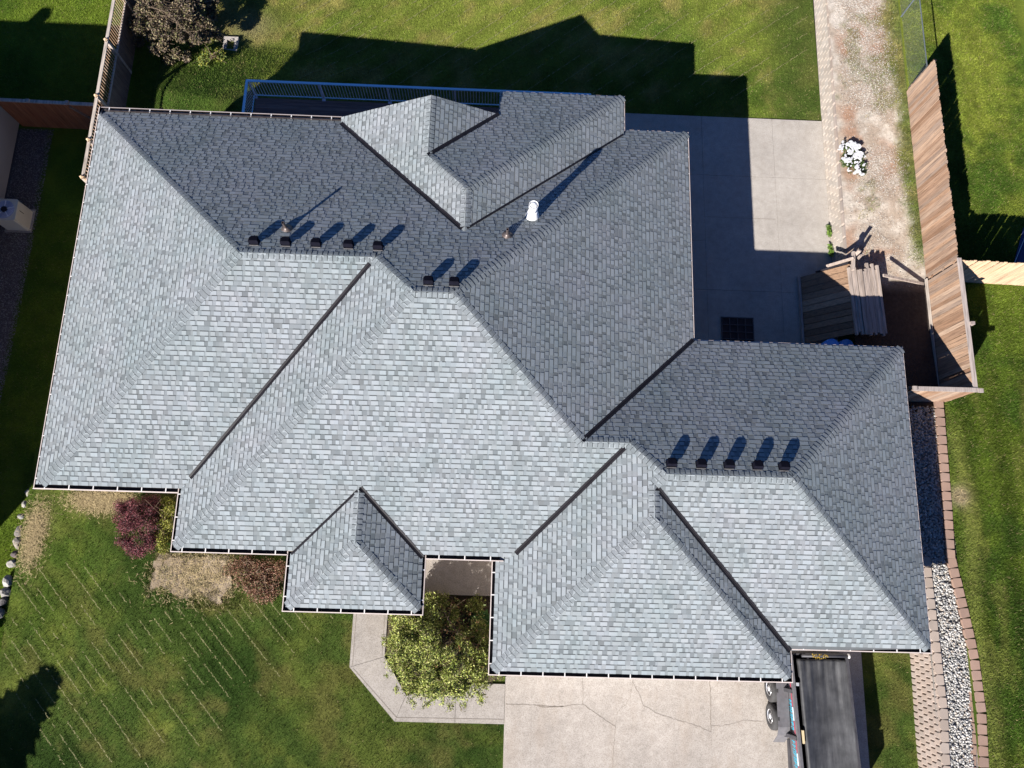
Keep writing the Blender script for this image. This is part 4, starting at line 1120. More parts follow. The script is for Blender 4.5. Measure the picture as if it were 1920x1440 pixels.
for i, (x, y, an) in enumerate(along([(14.86, -3.7), (14.80, -4.6), (14.66, -5.72), (14.5, -7.2), (14.2, -8.5)], 0.305)):
    wall_block(ew, 'block', x - 0.13, y, 1.06, 0.292, 0.2, 0.17, an + math.pi / 2, RED, 'red_block', 0.05)

# ------------------------------------------------------------------ loose stones, one scatter mesh per bed
def stones(name, n, sampler, zf, smin, smax, cols, seed, flat=0.6):
    g = np.random.default_rng(seed)
    X, Y = sampler(g, n); n = len(X)
    base = np.array([(1, 0, 0), (-1, 0, 0), (0, 1, 0), (0, -1, 0), (0, 0, 1), (0, 0, -1), (.65, .65, .35), (-.65, .6, -.3)], float)
    FT = np.array([(0, 6, 4), (6, 2, 4), (2, 1, 4), (1, 3, 4), (3, 0, 4), (6, 0, 5), (2, 6, 5), (1, 2, 7), (1, 7, 5), (7, 2, 5), (3, 1, 5), (0, 3, 5)])
    S = g.uniform(smin, smax, (n, 1, 3)) * np.array([1, 1, flat]) * 0.5
    B = base[None] * S * g.uniform(0.75, 1.2, (n, 8, 1))
    an = g.uniform(0, 2 * np.pi, n); tl = g.uniform(-.5, .5, n)
    c, s = np.cos(an)[:, None], np.sin(an)[:, None]
    ct, st = np.cos(tl)[:, None], np.sin(tl)[:, None]
    x, y, z = B[..., 0], B[..., 1], B[..., 2]
    x, z = x * ct - z * st, x * st + z * ct
    V = np.stack([x * c - y * s + X[:, None], x * s + y * c + Y[:, None], z + zf(X, Y)[:, None] + g.uniform(0, smin * .5, n)[:, None]], -1).reshape(-1, 3)
    F = (FT[None] + (np.arange(n) * 8)[:, None, None]).reshape(-1, 3)
    pal = np.array(cols)[g.integers(0, len(cols), n)] * g.uniform(0.75, 1.2, (n, 1))
    o = link(name, np_mesh(name, V, F, np.repeat(pal, 12, 0), 'stone')); o['kind'] = 'stuff'
    return o
LX = np.array([p[0] for p in LINE][::-1]); LY = np.array([p[1] for p in LINE][::-1])
def samp_se(g, n):
    X = g.uniform(12.3, 15.0, n); Y = g.uniform(-8.5, 5.3, n)
    east = np.interp(Y, LY, LX) - 0.14
    k = (X < east - 0.14 * (Y < -3.6)) & (X > np.where(Y < 0.45, 13.86, 12.4))
    return X[k], Y[k]
GREY = [(0.38, 0.365, 0.34), (0.43, 0.41, 0.385), (0.33, 0.32, 0.30), (0.26, 0.255, 0.245), (0.47, 0.45, 0.42), (0.38, 0.33, 0.275), (0.22, 0.22, 0.215)]
stones('pebbles', 17000, samp_se, lambda x, y: 1.215 + 0 * x, 0.05, 0.115, GREY, 31, 0.7)
def samp_n(g, n):
    X = g.uniform(12.4, 14.75, n); Y = g.uniform(9.6, 24.5, n)
    d = fnoise(X, Y, 1.6, 101); cen = np.exp(-((X - 13.55) / 0.8) ** 2)
    k = g.random(n) < np.clip(1.3 * cen * sstep(0.34, 0.6, d) + 0.06, 0, 1)
    return X[k], Y[k]
stones('gravel', 42000, samp_n, lambda x, y: z_strip(x, y) + 0.004, 0.016, 0.046, [(0.42, 0.38, 0.33), (0.50, 0.46, 0.41), (0.34, 0.29, 0.24), (0.29, 0.2, 0.15), (0.52, 0.49, 0.45), (0.24, 0.2, 0.16)], 33)
def samp_w(g, n):
    X = g.uniform(-18.45, -17.2, n); Y = g.uniform(4.5, 15.4, n); k = ~((abs(X + 17.78) < 0.47) & (abs(Y - 11.62) < 0.46))
    return X[k], Y[k]
stones('gravel', 9000, samp_w, lambda x, y: z_west(x, y) + 0.006, 0.025, 0.055, [(0.20, 0.18, 0.18), (0.27, 0.25, 0.25), (0.13, 0.115, 0.115)], 35)

# boulders along the left lawn edge
def boulder(x, y, z, sx, sy, sz, col, label, seed):
    bm = bmesh.new(); bmesh.ops.create_icosphere(bm, subdivisions=2, radius=1.0)
    r = random.Random(seed)
    an = r.uniform(0, 3)
    off = [Vector((r.uniform(-1, 1), r.uniform(-1, 1), r.uniform(-1, 1))).normalized() for _ in range(9)]
    for v in bm.verts:
        d = v.co.copy()
        k = 1.0
        for o_ in off:
            t = d.dot(o_)
            if t > 0.72: k = min(k, 0.72 / t + r.uniform(-.01, .01))
        v.co = d * k
    me = bpy.data.meshes.new('boulder'); bm.to_mesh(me); bm.free()
    me.materials.append(MT['boulder'])
    a = me.attributes.new('col', 'FLOAT_COLOR', 'FACE')
    a.data.foreach_set('color', np.tile(np.array([*col, 1], np.float32), len(me.polygons)))
    o = link('boulder', me, None, (x, y, z)); o.scale = (sx, sy, sz); o.rotation_euler = (r.uniform(-.2, .2), r.uniform(-.2, .2), an)
    tag(o, label, 'boulder', 'rocks edging the left side of the front lawn')
BO = [(-15.50, 2.05, .16, .15, .14, (.36, .31, .27), 'small tan rock just under the left front corner of the roof'),
      (-15.70, 1.70, .15, .18, .14, (.42, .40, .36), 'pale rounded rock next to the tip of the neighbour shadow'),
      (-15.78, 1.30, .14, .13, .12, (.45, .43, .39), 'small whitish rock second below the shadow tip'),
      (-15.84, 0.90, .12, .12, .11, (.38, .37, .34), 'small grey rock among grass above the brown patch'),
      (-15.78, 0.42, .20, .22, .17, (.30, .27, .24), 'flat brownish rock beside the top of the straw patch'),
      (-15.76, 0.05, .22, .26, .2, (.40, .36, .31), 'large pale rock against the middle of the straw patch'),
      (-15.80, -0.32, .17, .15, .15, (.2, .16, .16), 'dark purplish rock below the large pale one'),
      (-15.84, -0.62, .2, .17, .17, (.47, .44, .39), 'whitish rock with a dark hollow under it'),
      (-15.90, -1.22, .24, .16, .16, (.50, .48, .44), 'brightest oval rock lying across the edge'),
      (-15.92, -1.55, .22, .2, .16, (.36, .34, .31), 'grey lumpy rock under the brightest oval one'),
      (-15.98, -1.85, .24, .14, .15, (.22, .2, .19), 'dark flat slab of rock near the end of the row'),
      (-16.08, -2.20, .2, .26, .18, (.3, .29, .28), 'squarish grey rock with a dark face near the frame edge'),
      (-16.15, -2.66, .18, .2, .14, (.38, .36, .33), 'last pale rock at the lower end of the row')]
for i, (x, y, sx, sy, sz, col, lb) in enumerate(BO):
    boulder(x + 0.12, y, float(z_front(x, y)) - 0.1, sx, sy, sz, tuple(c * 0.6 for c in col), lb, 50 + i)

# ------------------------------------------------------------------ wood bin, lumber, small things on the right
wb = empty('wood_bin', (11.9, 8.9, 0.0), 'lumber pile on a sloped plank ramp leaning on the patio retaining wall', 'wood pile')
for i in range(11):
    y0 = 7.74 + i * 0.228; jz = R.uniform(-.012, .012)
    mb = MB(); mb.beam((10.84, y0 + 0.07, 0.04 + jz), (12.02, y0 + 0.07, 1.42 + jz), 0.206, 0.03, (-1, 0, 1)); part('plank', mb, 'bin_wood', wb)
mb = MB(); mb.beam((10.80, 7.65, 0.06), (10.80, 10.2, 0.06), 0.08, 0.12); part('foot_beam', mb, 'cedar_grey', wb)
mb = MB(); mb.beam((11.42, 10.27, 1.0), (12.05, 10.3, 1.72), 0.06, 0.13); part('side_rafter', mb, 'lumber', wb)
mb = MB(); mb.beam((11.25, 10.23, 0.5), (12.0, 10.25, 1.40), 0.05, 0.1); part('side_rafter', mb, 'dark', wb)
mb = MB(); mb.beam((12.02, 9.9, 1.62), (12.06, 10.55, 1.66), 0.085, 0.12); part('end_post', mb, 'lumber', wb)
LB = [(11.98, 10.05), (12.08, 10.16), (12.17, 10.12), (12.28, 9.96), (12.37, 9.98), (12.46, 9.92), (12.55, 10.02), (12.63, 10.24), (12.72, 10.06), (12.80, 10.22), (12.89, 10.0), (12.96, 10.16)]
for i, (x, yn) in enumerate(LB):
    ys = 7.66 + R.uniform(-.05, .09); dz = R.uniform(-.03, .03)
    mb = MB(); mb.beam((x + 0.06, ys, 1.5 + dz), (x + R.uniform(-.04, -.01), yn, 1.45 + dz + R.uniform(-.02, .03)), 0.088, 0.09); part('timber', mb, 'lumber', wb)
for i in range(10):
    mb = MB(); mb.beam((12.1 + i * .09, 7.8, 1.34), (12.08 + i * .09, 9.9, 1.32), 0.085, 0.085); part('timber', mb, 'lumber', wb)
for y0 in (7.9, 8.8, 9.8):
    mb = MB(); mb.beam((12.25, y0, 1.24), (13.0, y0, 1.24), 0.09, 0.09); mb.box((12.6, y0, 1.07), (0.5, 0.1, 0.26)); part('bearer', mb, 'cedar_grey', wb)
mb = MB(); mb.beam((13.05, 9.75, 1.62), (14.75, 9.72, 1.05), 0.09, 0.05); tag(ob('timber', mb, 'lumber'), 'single pale timber sloping from the lumber pile down to the fence foot', 'timber')
bw_ = MB(); bw_.beam((12.12, 10.42, 1.0), (12.16, 10.5, 1.9), 0.12, 0.05); bw_.beam((12.32, 10.35, 1.0), (12.3, 10.42, 1.72), 0.1, 0.05)
part('leaning_offcut', bw_, 'lumber', wb)

for i, (x, lb) in enumerate(((11.46, 'blue plastic barrel under the eave, left of two'), (11.96, 'blue plastic barrel under the eave, right of two'))):
    root = empty('barrel', (x, 7.42, 0.0), lb, 'barrel', 'blue barrels behind the garage eave')
    mb = MB(); mb.lathe((x, 7.42, 0), [(0.22, 0.0), (0.25, 0.1), (0.26, 0.45), (0.25, 0.8), (0.22, 0.9), (0.19, 0.915)], 22); part('body', mb, 'blue_plastic', root, True)
    mb = MB(); mb.lathe((x, 7.42, 0.90), [(0.225, 0.0), (0.225, 0.025), (0.205, 0.025), (0.2, 0.016)], 22); part('rim', mb, 'blue_plastic', root)
gt = empty('floor_grate', (8.5, 8.1, 0.0), 'dark square metal grate set on the shaded patio beside the garage', 'grate')
mb = MB(); mb.box((8.5, 8.05, 0.008), (1.16, 1.1, 0.012)); part('pit', mb, 'pit', gt)
for i in range(5):
    mb = MB(); mb.box((7.94 + i * 0.28, 8.05, 0.03), (0.03, 1.1, 0.03)); part('bar', mb, 'grate', gt)
for i in range(5):
    mb = MB(); mb.box((8.5, 7.52 + i * 0.265, 0.032), (1.16, 0.03, 0.034)); part('bar', mb, 'grate', gt)
tp = MB(); tp.add([(17.95, 10.3, 1.05), (20, 10.3, 1.05), (20, 12.4, 1.05), (18.6, 12.0, 1.05), (18.3, 10.5, 1.35), (19.8, 10.5, 1.5), (19.8, 12.0, 1.45), (18.8, 11.7, 1.35)],
                  [(3, 2, 1, 0), (4, 5, 6, 7), (0, 1, 5, 4), (1, 2, 6, 5), (2, 3, 7, 6), (3, 0, 4, 7)])
tpo = empty('covered_pile', (19.0, 11.2, 1.02), 'low pile under a navy tarp in the fence shade at the right edge', 'tarp')
part('tarp', tp, 'navy', tpo)
mb = MB(); mb.tube((17.9, 10.25, 1.07), (18.65, 12.0, 1.32), 0.012); part('rope', mb, 'reflect', tpo)

vb = empty('valve_box', (-11.2, 19.85, -1.25), 'pale concrete ring set in the grass near the brown tree', 'valve box')
zz = float(z_back(-11.2, 19.85))
mb = MB()
for dx, dy, sx, sy in ((-.22, 0, .14, .72), (.22, 0, .14, .72), (0, .29, .3, .14), (0, -.29, .3, .14)): mb.box((-11.2 + dx, 19.85 + dy, zz + 0.03), (sx, sy, 0.12))
part('rim', mb, 'patio', vb)

# ------------------------------------------------------------------ trailer
tr = empty('dump_trailer', (10.1, -4.4, 0.3), 'black dump trailer with tarped bed and red and cyan lettered side on the driveway', 'trailer')
TY0, TY1 = -6.6, -2.62
def tx(y): return 9.26 + (-3.5 - y) * 0.048      # the trailer stands slightly askew
sk = 0.048
mb = MB(); mb.hexa([(tx(TY0) + .1, TY0, .75), (tx(TY0) + 1.7, TY0, .75), (tx(TY1) + 1.7, TY1, .75), (tx(TY1) + .1, TY1, .75), (tx(TY0) + .1, TY0, .88), (tx(TY0) + 1.7, TY0, .88), (tx(TY1) + 1.7, TY1, .88), (tx(TY1) + .1, TY1, .88)]); part('bed_floor', mb, 'dark', tr)
SEG = [(-2.62, -3.62), (-3.74, -4.92), (-5.06, -6.5)]
for y1, y0 in SEG:
    mb = MB(); mb.beam((tx(y0) - 0.02, y0, 1.12), (tx(y1) - 0.02, y1, 1.12), 0.04, 0.58); part('side_panel', mb, 'tr_grey', tr)
mb = MB(); mb.beam((tx(TY0), TY0, 1.45), (tx(TY1), TY1, 1.45), 0.085, 0.085); part('top_rail', mb, 'tr_grey', tr)
mb = MB(); mb.beam((tx(TY0) + 1.72, TY0, 1.45), (tx(TY1) + 1.72, TY1, 1.45), 0.07, 0.09); part('top_rail', mb, 'tr_paint', tr)
mb = MB(); mb.beam((tx(TY0) + 1.72, TY0, 1.1), (tx(TY1) + 1.72, TY1, 1.1), 0.045, 0.62); part('side_panel', mb, 'tr_paint', tr)
mb = MB(); mb.beam((tx(TY0), TY0, 1.1), (tx(TY0) + 1.72, TY0, 1.1), 0.045, 0.66); part('front_panel', mb, 'tr_paint', tr)
mb = MB(); mb.beam((tx(TY1), TY1, 1.05), (tx(TY1) + 1.72, TY1 + 0.02, 1.05), 0.045, 0.56); part('tailgate', mb, 'tr_paint', tr)
for yy in (-3.68, -4.99, -6.55):
    mb = MB(); mb.hexa([(tx(yy) - .34, yy - .06, .68), (tx(yy), yy - .06, .68), (tx(yy), yy + .06, .68), (tx(yy) - .34, yy + .06, .68), (tx(yy) - .07, yy - .05, 1.42), (tx(yy), yy - .05, 1.42), (tx(yy), yy + .05, 1.42), (tx(yy) - .07, yy + .05, 1.42)]); part('stake_brace', mb, 'tr_paint', tr)
for yy in (-3.5, -5.7):
    mb = MB(); mb.beam((tx(yy) - 0.05, yy + .55, 0.74), (tx(yy) - 0.05, yy - .55, 0.74), 0.1, 0.16); part('frame_rail', mb, 'tr_paint', tr)
# fender over the two wheels
mb = MB()
fx0, fx1 = 8.86, 9.22
PR = [(-2.75, 0.62), (-2.95, 1.0), (-3.3, 1.1), (-4.75, 1.1), (-5.0, 1.0), (-5.28, 0.6)]
for (y0, z0), (y1, z1) in zip(PR, PR[1:]):
    mb.hexa([(fx0, y0, z0 - .02), (fx1, y0, z0 - .02), (fx1, y1, z1 - .02), (fx0, y1, z1 - .02), (fx0, y0, z0), (fx1, y0, z0), (fx1, y1, z1), (fx0, y1, z1)])
part('fender', mb, 'tr_grey', tr)
for wy in (-3.72, -4.52):
    mb = MB(); mb.lathe((8.74, wy, 0.70), [(0.2, 0.03), (0.26, 0.0), (0.36, 0.015), (0.40, 0.05), (0.405, 0.17), (0.37, 0.215), (0.2, 0.22)], 26, axis='x'); w_ = part('wheel', mb, 'black_rubber', tr, True)
    mb = MB(); mb.lathe((8.745, wy, 0.70), [(0.215, 0.03), (0.205, 0.012), (0.17, 0.045), (0.075, 0.02), (0.06, 0.0), (0.0, 0.0)], 20, axis='x'); part('rim', mb, 'chrome', w_)
    for i in range(6):
        an = i * math.pi / 3; mb = MB(); mb.lathe((8.742, wy + .12 * math.cos(an), .70 + .12 * math.sin(an)), [(0.022, 0.02), (0.022, 0.035)], 6, axis='x'); part('lug_hole', mb, 'dark', w_)
    for sx in (1.0, 1.5):
        pass
mb = MB(); mb.lathe((10.98, -3.72, 0.70), [(0.2, 0.03), (0.40, 0.05), (0.405, 0.17), (0.2, 0.22)], 22, axis='x'); part('wheel', mb, 'black_rubber', tr, True)
mb = MB(); mb.lathe((10.98, -4.52, 0.70), [(0.2, 0.03), (0.40, 0.05), (0.405, 0.17), (0.2, 0.22)], 22, axis='x'); part('wheel', mb, 'black_rubber', tr, True)
# tarp with soft folds, sagging between the rails
def tarp():
    ny, nx = 46, 30; V = []; F = []
    for j in range(ny + 1):
        y = TY1 + 0.0 - 0.12 + (TY0 + .05 - (TY1 - 0.12)) * j / ny
        for i in range(nx + 1):
            u = i / nx; x = tx(y) + 0.19 + u * 1.53
            fold = 0.018 * (math.sin(u * 29 + 1.1 * math.sin(j * 0.13)) + 0.6 * math.sin(u * 51 + 2.0)) * math.exp(-(j / 15.0) ** 2)
            sag = -0.13 * math.sin(math.pi * u) + 0.035 * math.sin(u * 5.1 + j * 0.09) + 0.012 * math.sin(j * .23 + u * 3)
            V.append((x, y, 1.46 + fold + sag - (0.10 if i == 0 else 0.0)))
    for j in range(ny):
        for i in range(nx):
            a = j * (nx + 1) + i; F.append((a, a + nx + 1, a + nx + 2, a + 1))
    mb = MB(); mb.add(V, F); o = part('tarp', mb, 'tarp', tr, True)
    so_ = o.modifiers.new('thickness', 'SOLIDIFY'); so_.thickness = 0.008
    return o
tarp()
def patch(x0, y0, x1, y1, z, mat='tarp'):
    mb = MB(); mb.hexa([(x0, y0, z), (x1, y0, z), (x1, y1, z), (x0, y1, z), (x0, y0, z + .012), (x1, y0, z + .012), (x1, y1, z + .012), (x0, y1, z + .012)]); return part('rubber_mat', mb, mat, tr)
mb = MB(); mb.tube((9.55, TY1 - 0.02, 1.47), (11.0, TY1 - 0.0, 1.47), 0.05, None, 12); part('tarp_roll', mb, 'tr_paint', tr, True)
mb = MB(); mb.lathe((10.96, TY1, 1.48), [(0.07, 0.0), (0.07, 0.05)], 14, axis='x'); part('roll_end', mb, 'hanger', tr)
mb = MB(); mb.box((9.36, -3.46, 1.5), (0.07, 0.09, 0.06)); part('latch', mb, 'chrome', tr)
mb = MB(); mb.beam((9.45, -4.75, 1.47), (9.47, -5.12, 1.45), 0.06, 0.05); part('wood_offcut', mb, 'yellow_wood', tr)
for i in range(40):
    pass
lf = MB()
for i in range(34):
    x = R.uniform(9.85, 10.35); y = R.uniform(-2.72, -2.58); a = R.uniform(0, 6.28); s = 0.025
    lf.add([(x + s * math.cos(a + k * 2.1), y + s * math.sin(a + k * 2.1), 1.53 + R.uniform(-.01, .02)) for k in range(3)], [(0, 1, 2)], 0, (0.30, 0.20, 0.03))
o = part('fallen_leaves', lf, 'leaf', tr); o['kind'] = 'stuff'
# reflective stripe and lettering on the side panels (too small to read in the photograph)
def side_mark(name, y0, y1, z0, z1, mat, proud=0.004):
    mb = MB(); mb.hexa([(tx(y0) - .04 - proud, y0, z0), (tx(y0) - .04, y0, z0), (tx(y1) - .04, y1, z0), (tx(y1) - .04 - proud, y1, z0), (tx(y0) - .04 - proud, y0, z1), (tx(y0) - .04, y0, z1), (tx(y1) - .04, y1, z1), (tx(y1) - .04 - proud, y1, z1)])
    return part(name, mb, mat, tr)
for y1, y0 in SEG:
    n = max(2, round((y1 - y0) / 0.36)); s = (y1 - y0) / n
    for i in range(n): side_mark('reflective_stripe', y1 - s * (i + 1) + .01, y1 - s * i - .01, 1.27, 1.34, 'red' if i % 2 == 0 else 'reflect')
rl = random.Random(3)
for y1, y0, zb, zt in ((-3.95, -4.85, 1.06, 1.24), (-5.12, -6.3, 1.0, 1.24), (-2.7, -3.4, 1.1, 1.24)):
    y = y1
    while y > y0 + 0.1:
        w = rl.uniform(0.06, 0.1)
        side_mark('lettering', y - 0.022, y, zb, zt, 'cyan', 0.005)
        k = rl.random()
        if k < 0.7: side_mark('lettering', y - w, y - 0.022, zt - 0.035, zt, 'cyan', 0.005)
        if k > 0.3: side_mark('lettering', y - w, y - 0.022, (zb + zt) / 2 - .015, (zb + zt) / 2 + .015, 'cyan', 0.005)
        if k < 0.4: side_mark('lettering', y - w, y - w + 0.022, zb, zt - 0.035, 'cyan', 0.005)
        y -= w + 0.03
# drawbar, and an unseen box added to cast the shadow at the towing end
mb = MB(); mb.beam((tx(-6.6) + .1, -6.6, .7), (tx(-8) + .85, -8.1, .7), 0.1, 0.13); mb.beam((tx(-6.6) + 1.65, -6.6, .7), (tx(-8) + .95, -8.1, .7), 0.1, 0.13); part('drawbar', mb, 'tr_paint', tr)
mb = MB(); mb.box((10.4, -7.05, 1.15), (1.5, 0.5, 0.8)); part('shadow_caster_box', mb, 'tr_paint', tr)

# ------------------------------------------------------------------ plants
def leaves_np(n, centers, radii, g, size, cols, flat=0.0, shell=0.55, aspect=2.2, droop=0.3):
    """random leaf quads inside a set of ellipsoids: (V, F, C)"""
    k = len(centers); vol = np.array([r[0] * r[1] * r[2] for r in radii]); idx = g.choice(k, n, p=vol / vol.sum())
    C = np.array(centers)[idx]; Rr = np.array(radii)[idx]
    d = g.normal(size=(n, 3)); d /= np.linalg.norm(d, axis=1, keepdims=True)
    rad = (shell + (1 - shell) * g.random((n, 1))) * (0.85 + 0.3 * g.random((n, 1)))
    P = C + d * Rr * rad
    t = g.normal(size=(n, 3)); t[:, 2] -= droop; t += d * 0.5; t /= np.linalg.norm(t, axis=1, keepdims=True)
    nn = g.normal(size=(n, 3)); nn[:, 2] += 0.8; nn = np.cross(t, nn); nn /= np.linalg.norm(nn, axis=1, keepdims=True)
    s = size * g.uniform(0.6, 1.3, (n, 1))
    a = P - nn * s / aspect / 2 * 1.0; b = P + nn * s / aspect / 2
    V = np.stack([P - t * s * 0.5, a + t * s * 0.05, P + t * s * 0.5, b + t * s * 0.05], 1).reshape(-1, 3)
    F = np.arange(4 * n).reshape(n, 4)
    pal = np.array(cols)[g.integers(0, len(cols), n)] * g.uniform(0.75, 1.25, (n, 1))
    return V, F, pal
def branch_tree(root, base, tips, r0, mat, gseed, name='branches', twigs=3):
    r = random.Random(gseed); mb = MB()
    for tp_ in tips:
        p = Vector(base); q = Vector(tp_); n = 5; prev = p
        bend = Vector((r.uniform(-.2, .2), r.uniform(-.2, .2), r.uniform(.1, .35)))
        for i in range(1, n + 1):
            f = i / n; c = p.lerp(q, f) + bend * math.sin(math.pi * f) + Vector((r.uniform(-.05, .05), r.uniform(-.05, .05), r.uniform(-.03, .03)))
            mb.tube(prev, c, r0 * (1 - 0.85 * (i - 1) / n), r0 * (1 - 0.85 * i / n), 5, cap=False)
            if i > 1:
                for _ in range(twigs):
                    e_ = c + Vector((r.uniform(-.5, .5), r.uniform(-.5, .5), r.uniform(-.2, .35)))
                    mb.tube(c, e_, r0 * 0.22, 0.004, 4, cap=False)
            prev = c
    return part(name, mb, mat, root)
def crown(root, data, name='crown'):
    V, F, C = data
    L = np.array(root.location)
    me = np_mesh(name, V - L, F, C, 'leaf'); return link(name, me, root)
def cat(*ds):
    V = []; F = []; C = []; o = 0
    for v, f, c in ds: V.append(v); F.append(f + o); C.append(c); o += len(v)
    return np.concatenate(V), np.concatenate(F), np.concatenate(C)

g = np.random.default_rng(77)
# ornamental tree beside the walkway
ft = empty('ornamental_tree', (-0.9, -2.2, 0.3), 'yellow-green tree with twisting twigs between the walkway and the garage', 'tree')
mb = MB(); mb.tube((-0.9, -2.2, 0.2), (-0.95, -2.3, 1.0), 0.08, 0.06, 8); part('trunk', mb, 'bark', ft)
cs = []; rr = []; tips = []
for i in range(44):
    an = g.uniform(math.pi * 0.93, 1.98 * math.pi); r_ = g.uniform(0.55, 1.0)
    x = -1.15 + 1.62 * r_ * math.cos(an); y = -2.5 + 1.62 * r_ * math.sin(an)
    cs.append((x, y, 1.55 - 0.5 * r_ + g.uniform(-.3, .35))); rr.append((g.uniform(.2, .34), g.uniform(.2, .34), g.uniform(.15, .28)))
    if i % 2 == 0: tips.append((x, y, cs[-1][2]))
for i in range(95):
    x, y = g.uniform(-3.0, 0.0), g.uniform(-4.1, -1.25)
    if math.hypot((x + 1.3) / 1.75, (y + 2.6) / 1.6) > 1.0: continue
    cs.append((x, y, 1.25 + g.uniform(-.45, .3) - (0.55 if x > -1.4 + 0.5 * (-1.2 - y) else 0))); rr.append((g.uniform(.22, .36), g.uniform(.22, .36), g.uniform(.16, .26)))
for i in range(46):
    an = g.uniform(math.pi * 0.9, 2.0 * math.pi); k_ = g.uniform(.95, 1.16)
    cs.append((-1.3 + 1.72 * k_ * math.cos(an), -2.65 + 1.62 * k_ * math.sin(an), g.uniform(.8, 1.5))); rr.append((g.uniform(.07, .16), g.uniform(.09, .2), .12))
for i in range(70):
    x, y = g.uniform(-2.85, -0.4), g.uniform(-3.9, -1.5)
    if math.hypot((x + 1.6) / 1.3, (y + 2.7) / 1.25) < 1 and not (x > -1.5 and y > -2.5): cs.append((x, y, g.uniform(1.6, 2.5) - 0.5 * math.hypot((x + 1.6) / 1.3, (y + 2.7) / 1.25))); rr.append((.26, .26, .2))
for i in range(22):
    cs.append((g.uniform(-3.05, -2.6), g.uniform(-2.9, -1.35), g.uniform(.4, .85))); rr.append((.2, .24, .2))
for i in range(16):
    cs.append((g.uniform(-1.3, -0.15), g.uniform(-3.0, -1.4), g.uniform(.45, 1.0))); rr.append((.16, .16, .1))
for i in range(9):
    x, y = -2.75 + g.uniform(-.15, .5), -1.75 + g.uniform(-.5, .25); cs.append((x, y, 0.85 + g.uniform(-.2, .3))); rr.append((.25, .25, .22))
crown(ft, cat(leaves_np(70000, cs, rr, g, 0.085, [(0.25, 0.285, 0.05), (0.17, 0.215, 0.035), (0.32, 0.345, 0.075), (0.11, 0.145, 0.025), (0.38, 0.38, 0.13), (0.15, 0.12, 0.05)], shell=0.15, aspect=3.4),
              leaves_np(500, [(-0.9, -2.4, 1.4)], [(1.3, 1.3, 0.5)], g, 0.09, [(0.10, 0.13, 0.03), (0.19, 0.10, 0.04)], shell=0.2)))
for i in range(8):
    an = g.uniform(0, 2 * math.pi); tips.append((-0.85 + 1.1 * math.cos(an), -2.1 + 0.9 * math.sin(an), 1.5))
branch_tree(ft, (-0.95, -2.3, 0.95), tips[::4], 0.018, 'twig', 5, 'branches', 1)
# low plants round it
def simple_shrub(name, label, cat_, loc, cs, rr, n, size, cols, seed, shell=0.4, stems=True, group=None, aspect=2.0):
    gg = np.random.default_rng(seed)
    root = empty(name, loc, label, cat_, group)
    crown(root, leaves_np(n, cs, rr, gg, size, cols, shell=shell, aspect=aspect), 'foliage')
    if stems:
        branch_tree(root, loc, [(c[0], c[1], c[2]) for c in cs[:8]], 0.018, 'twig', seed, 'stems', 1)
    return root
simple_shrub('shrub', 'low yellow-green shrub at the right end of the walkway under the garage corner', 'shrub', (0.25, -3.45, 0.25), [(0.25, -3.4, .4), (0.45, -3.5, .35)], [(.3, .25, .2), (.2, .2, .15)], 500, 0.07, [(0.13, 0.15, 0.03), (0.08, 0.09, 0.03)], 3)
simple_shrub('shrub', 'dark mixed shrub in the shade beside the porch floor', 'shrub', (-1.6, -1.6, 0.25), [(-1.7, -1.5, .5), (-1.2, -1.55, .45), (-.8, -1.6, .4)], [(.35, .3, .25), (.35, .25, .25), (.3, .3, .2)], 1300, 0.07, [(0.07, 0.09, 0.02), (0.12, 0.11, 0.03), (0.13, 0.05, 0.04)], 4)
# big-leaved plant by the garage wall
hp = empty('hosta', (-0.25, -1.95, 0.25), 'broad-leaved green plant against the shaded garage wall', 'plant')
for i in range(11):
    an = i * 0.571 * 2; mb = MB(); L_ = R.uniform(.3, .45); w_ = .12
    c0 = Vector((-0.22 + .05 * math.cos(an), -1.95 + .05 * math.sin(an), .35)); d = Vector((math.cos(an), math.sin(an), 0)); s = Vector((-d.y, d.x, 0))
    mb.add([c0, c0 + d * L_ * .5 + s * w_ + Vector((0, 0, .14)), c0 + d * L_ + Vector((0, 0, .05)), c0 + d * L_ * .5 - s * w_ + Vector((0, 0, .14)), c0 + d * L_ * .5 + Vector((0, 0, .10))], [(0, 1, 4), (1, 2, 4), (2, 3, 4), (3, 0, 4)], 0, (0.05, 0.12, 0.025))
    part('leaf', mb, 'leaf', hp)
# red barberry and its neighbours
gg = np.random.default_rng(9)
RS = [(-12.05, 1.45), (-10.85, 1.6), (-10.65, 0.64), (-10.8, -0.15), (-11.5, -0.2), (-12.0, 0.7)]
cs = []
while len(cs) < 100:
    x, y = gg.uniform(-12.1, -10.6), gg.uniform(-.25, 1.65)
    if inpoly(RS, np.array([x]), np.array([y]))[0]: cs.append((x, y, 0.75 + gg.uniform(-.2, .3) - 0.35 * math.hypot((x + 11.35) / .75, (y - .7) / 1.0) ** 2))
simple_shrub('red_shrub', 'crimson-leaved rounded shrub below the inner corner of the left eaves', 'shrub', (-11.4, 0.5, 0.0), cs, [(.22, .22, .2)] * len(cs), 34000, 0.055, [(0.15, 0.028, 0.042), (0.21, 0.05, 0.065), (0.085, 0.025, 0.035), (0.26, 0.09, 0.095), (0.05, 0.03, 0.03), (0.12, 0.06, 0.04)], 10, 0.2, aspect=3.2)
cs = [(-10.5 + gg.uniform(-.15, .22), 0.75 + gg.uniform(-.85, .9), 0.5 + gg.uniform(-.1, .2)) for _ in range(16)]
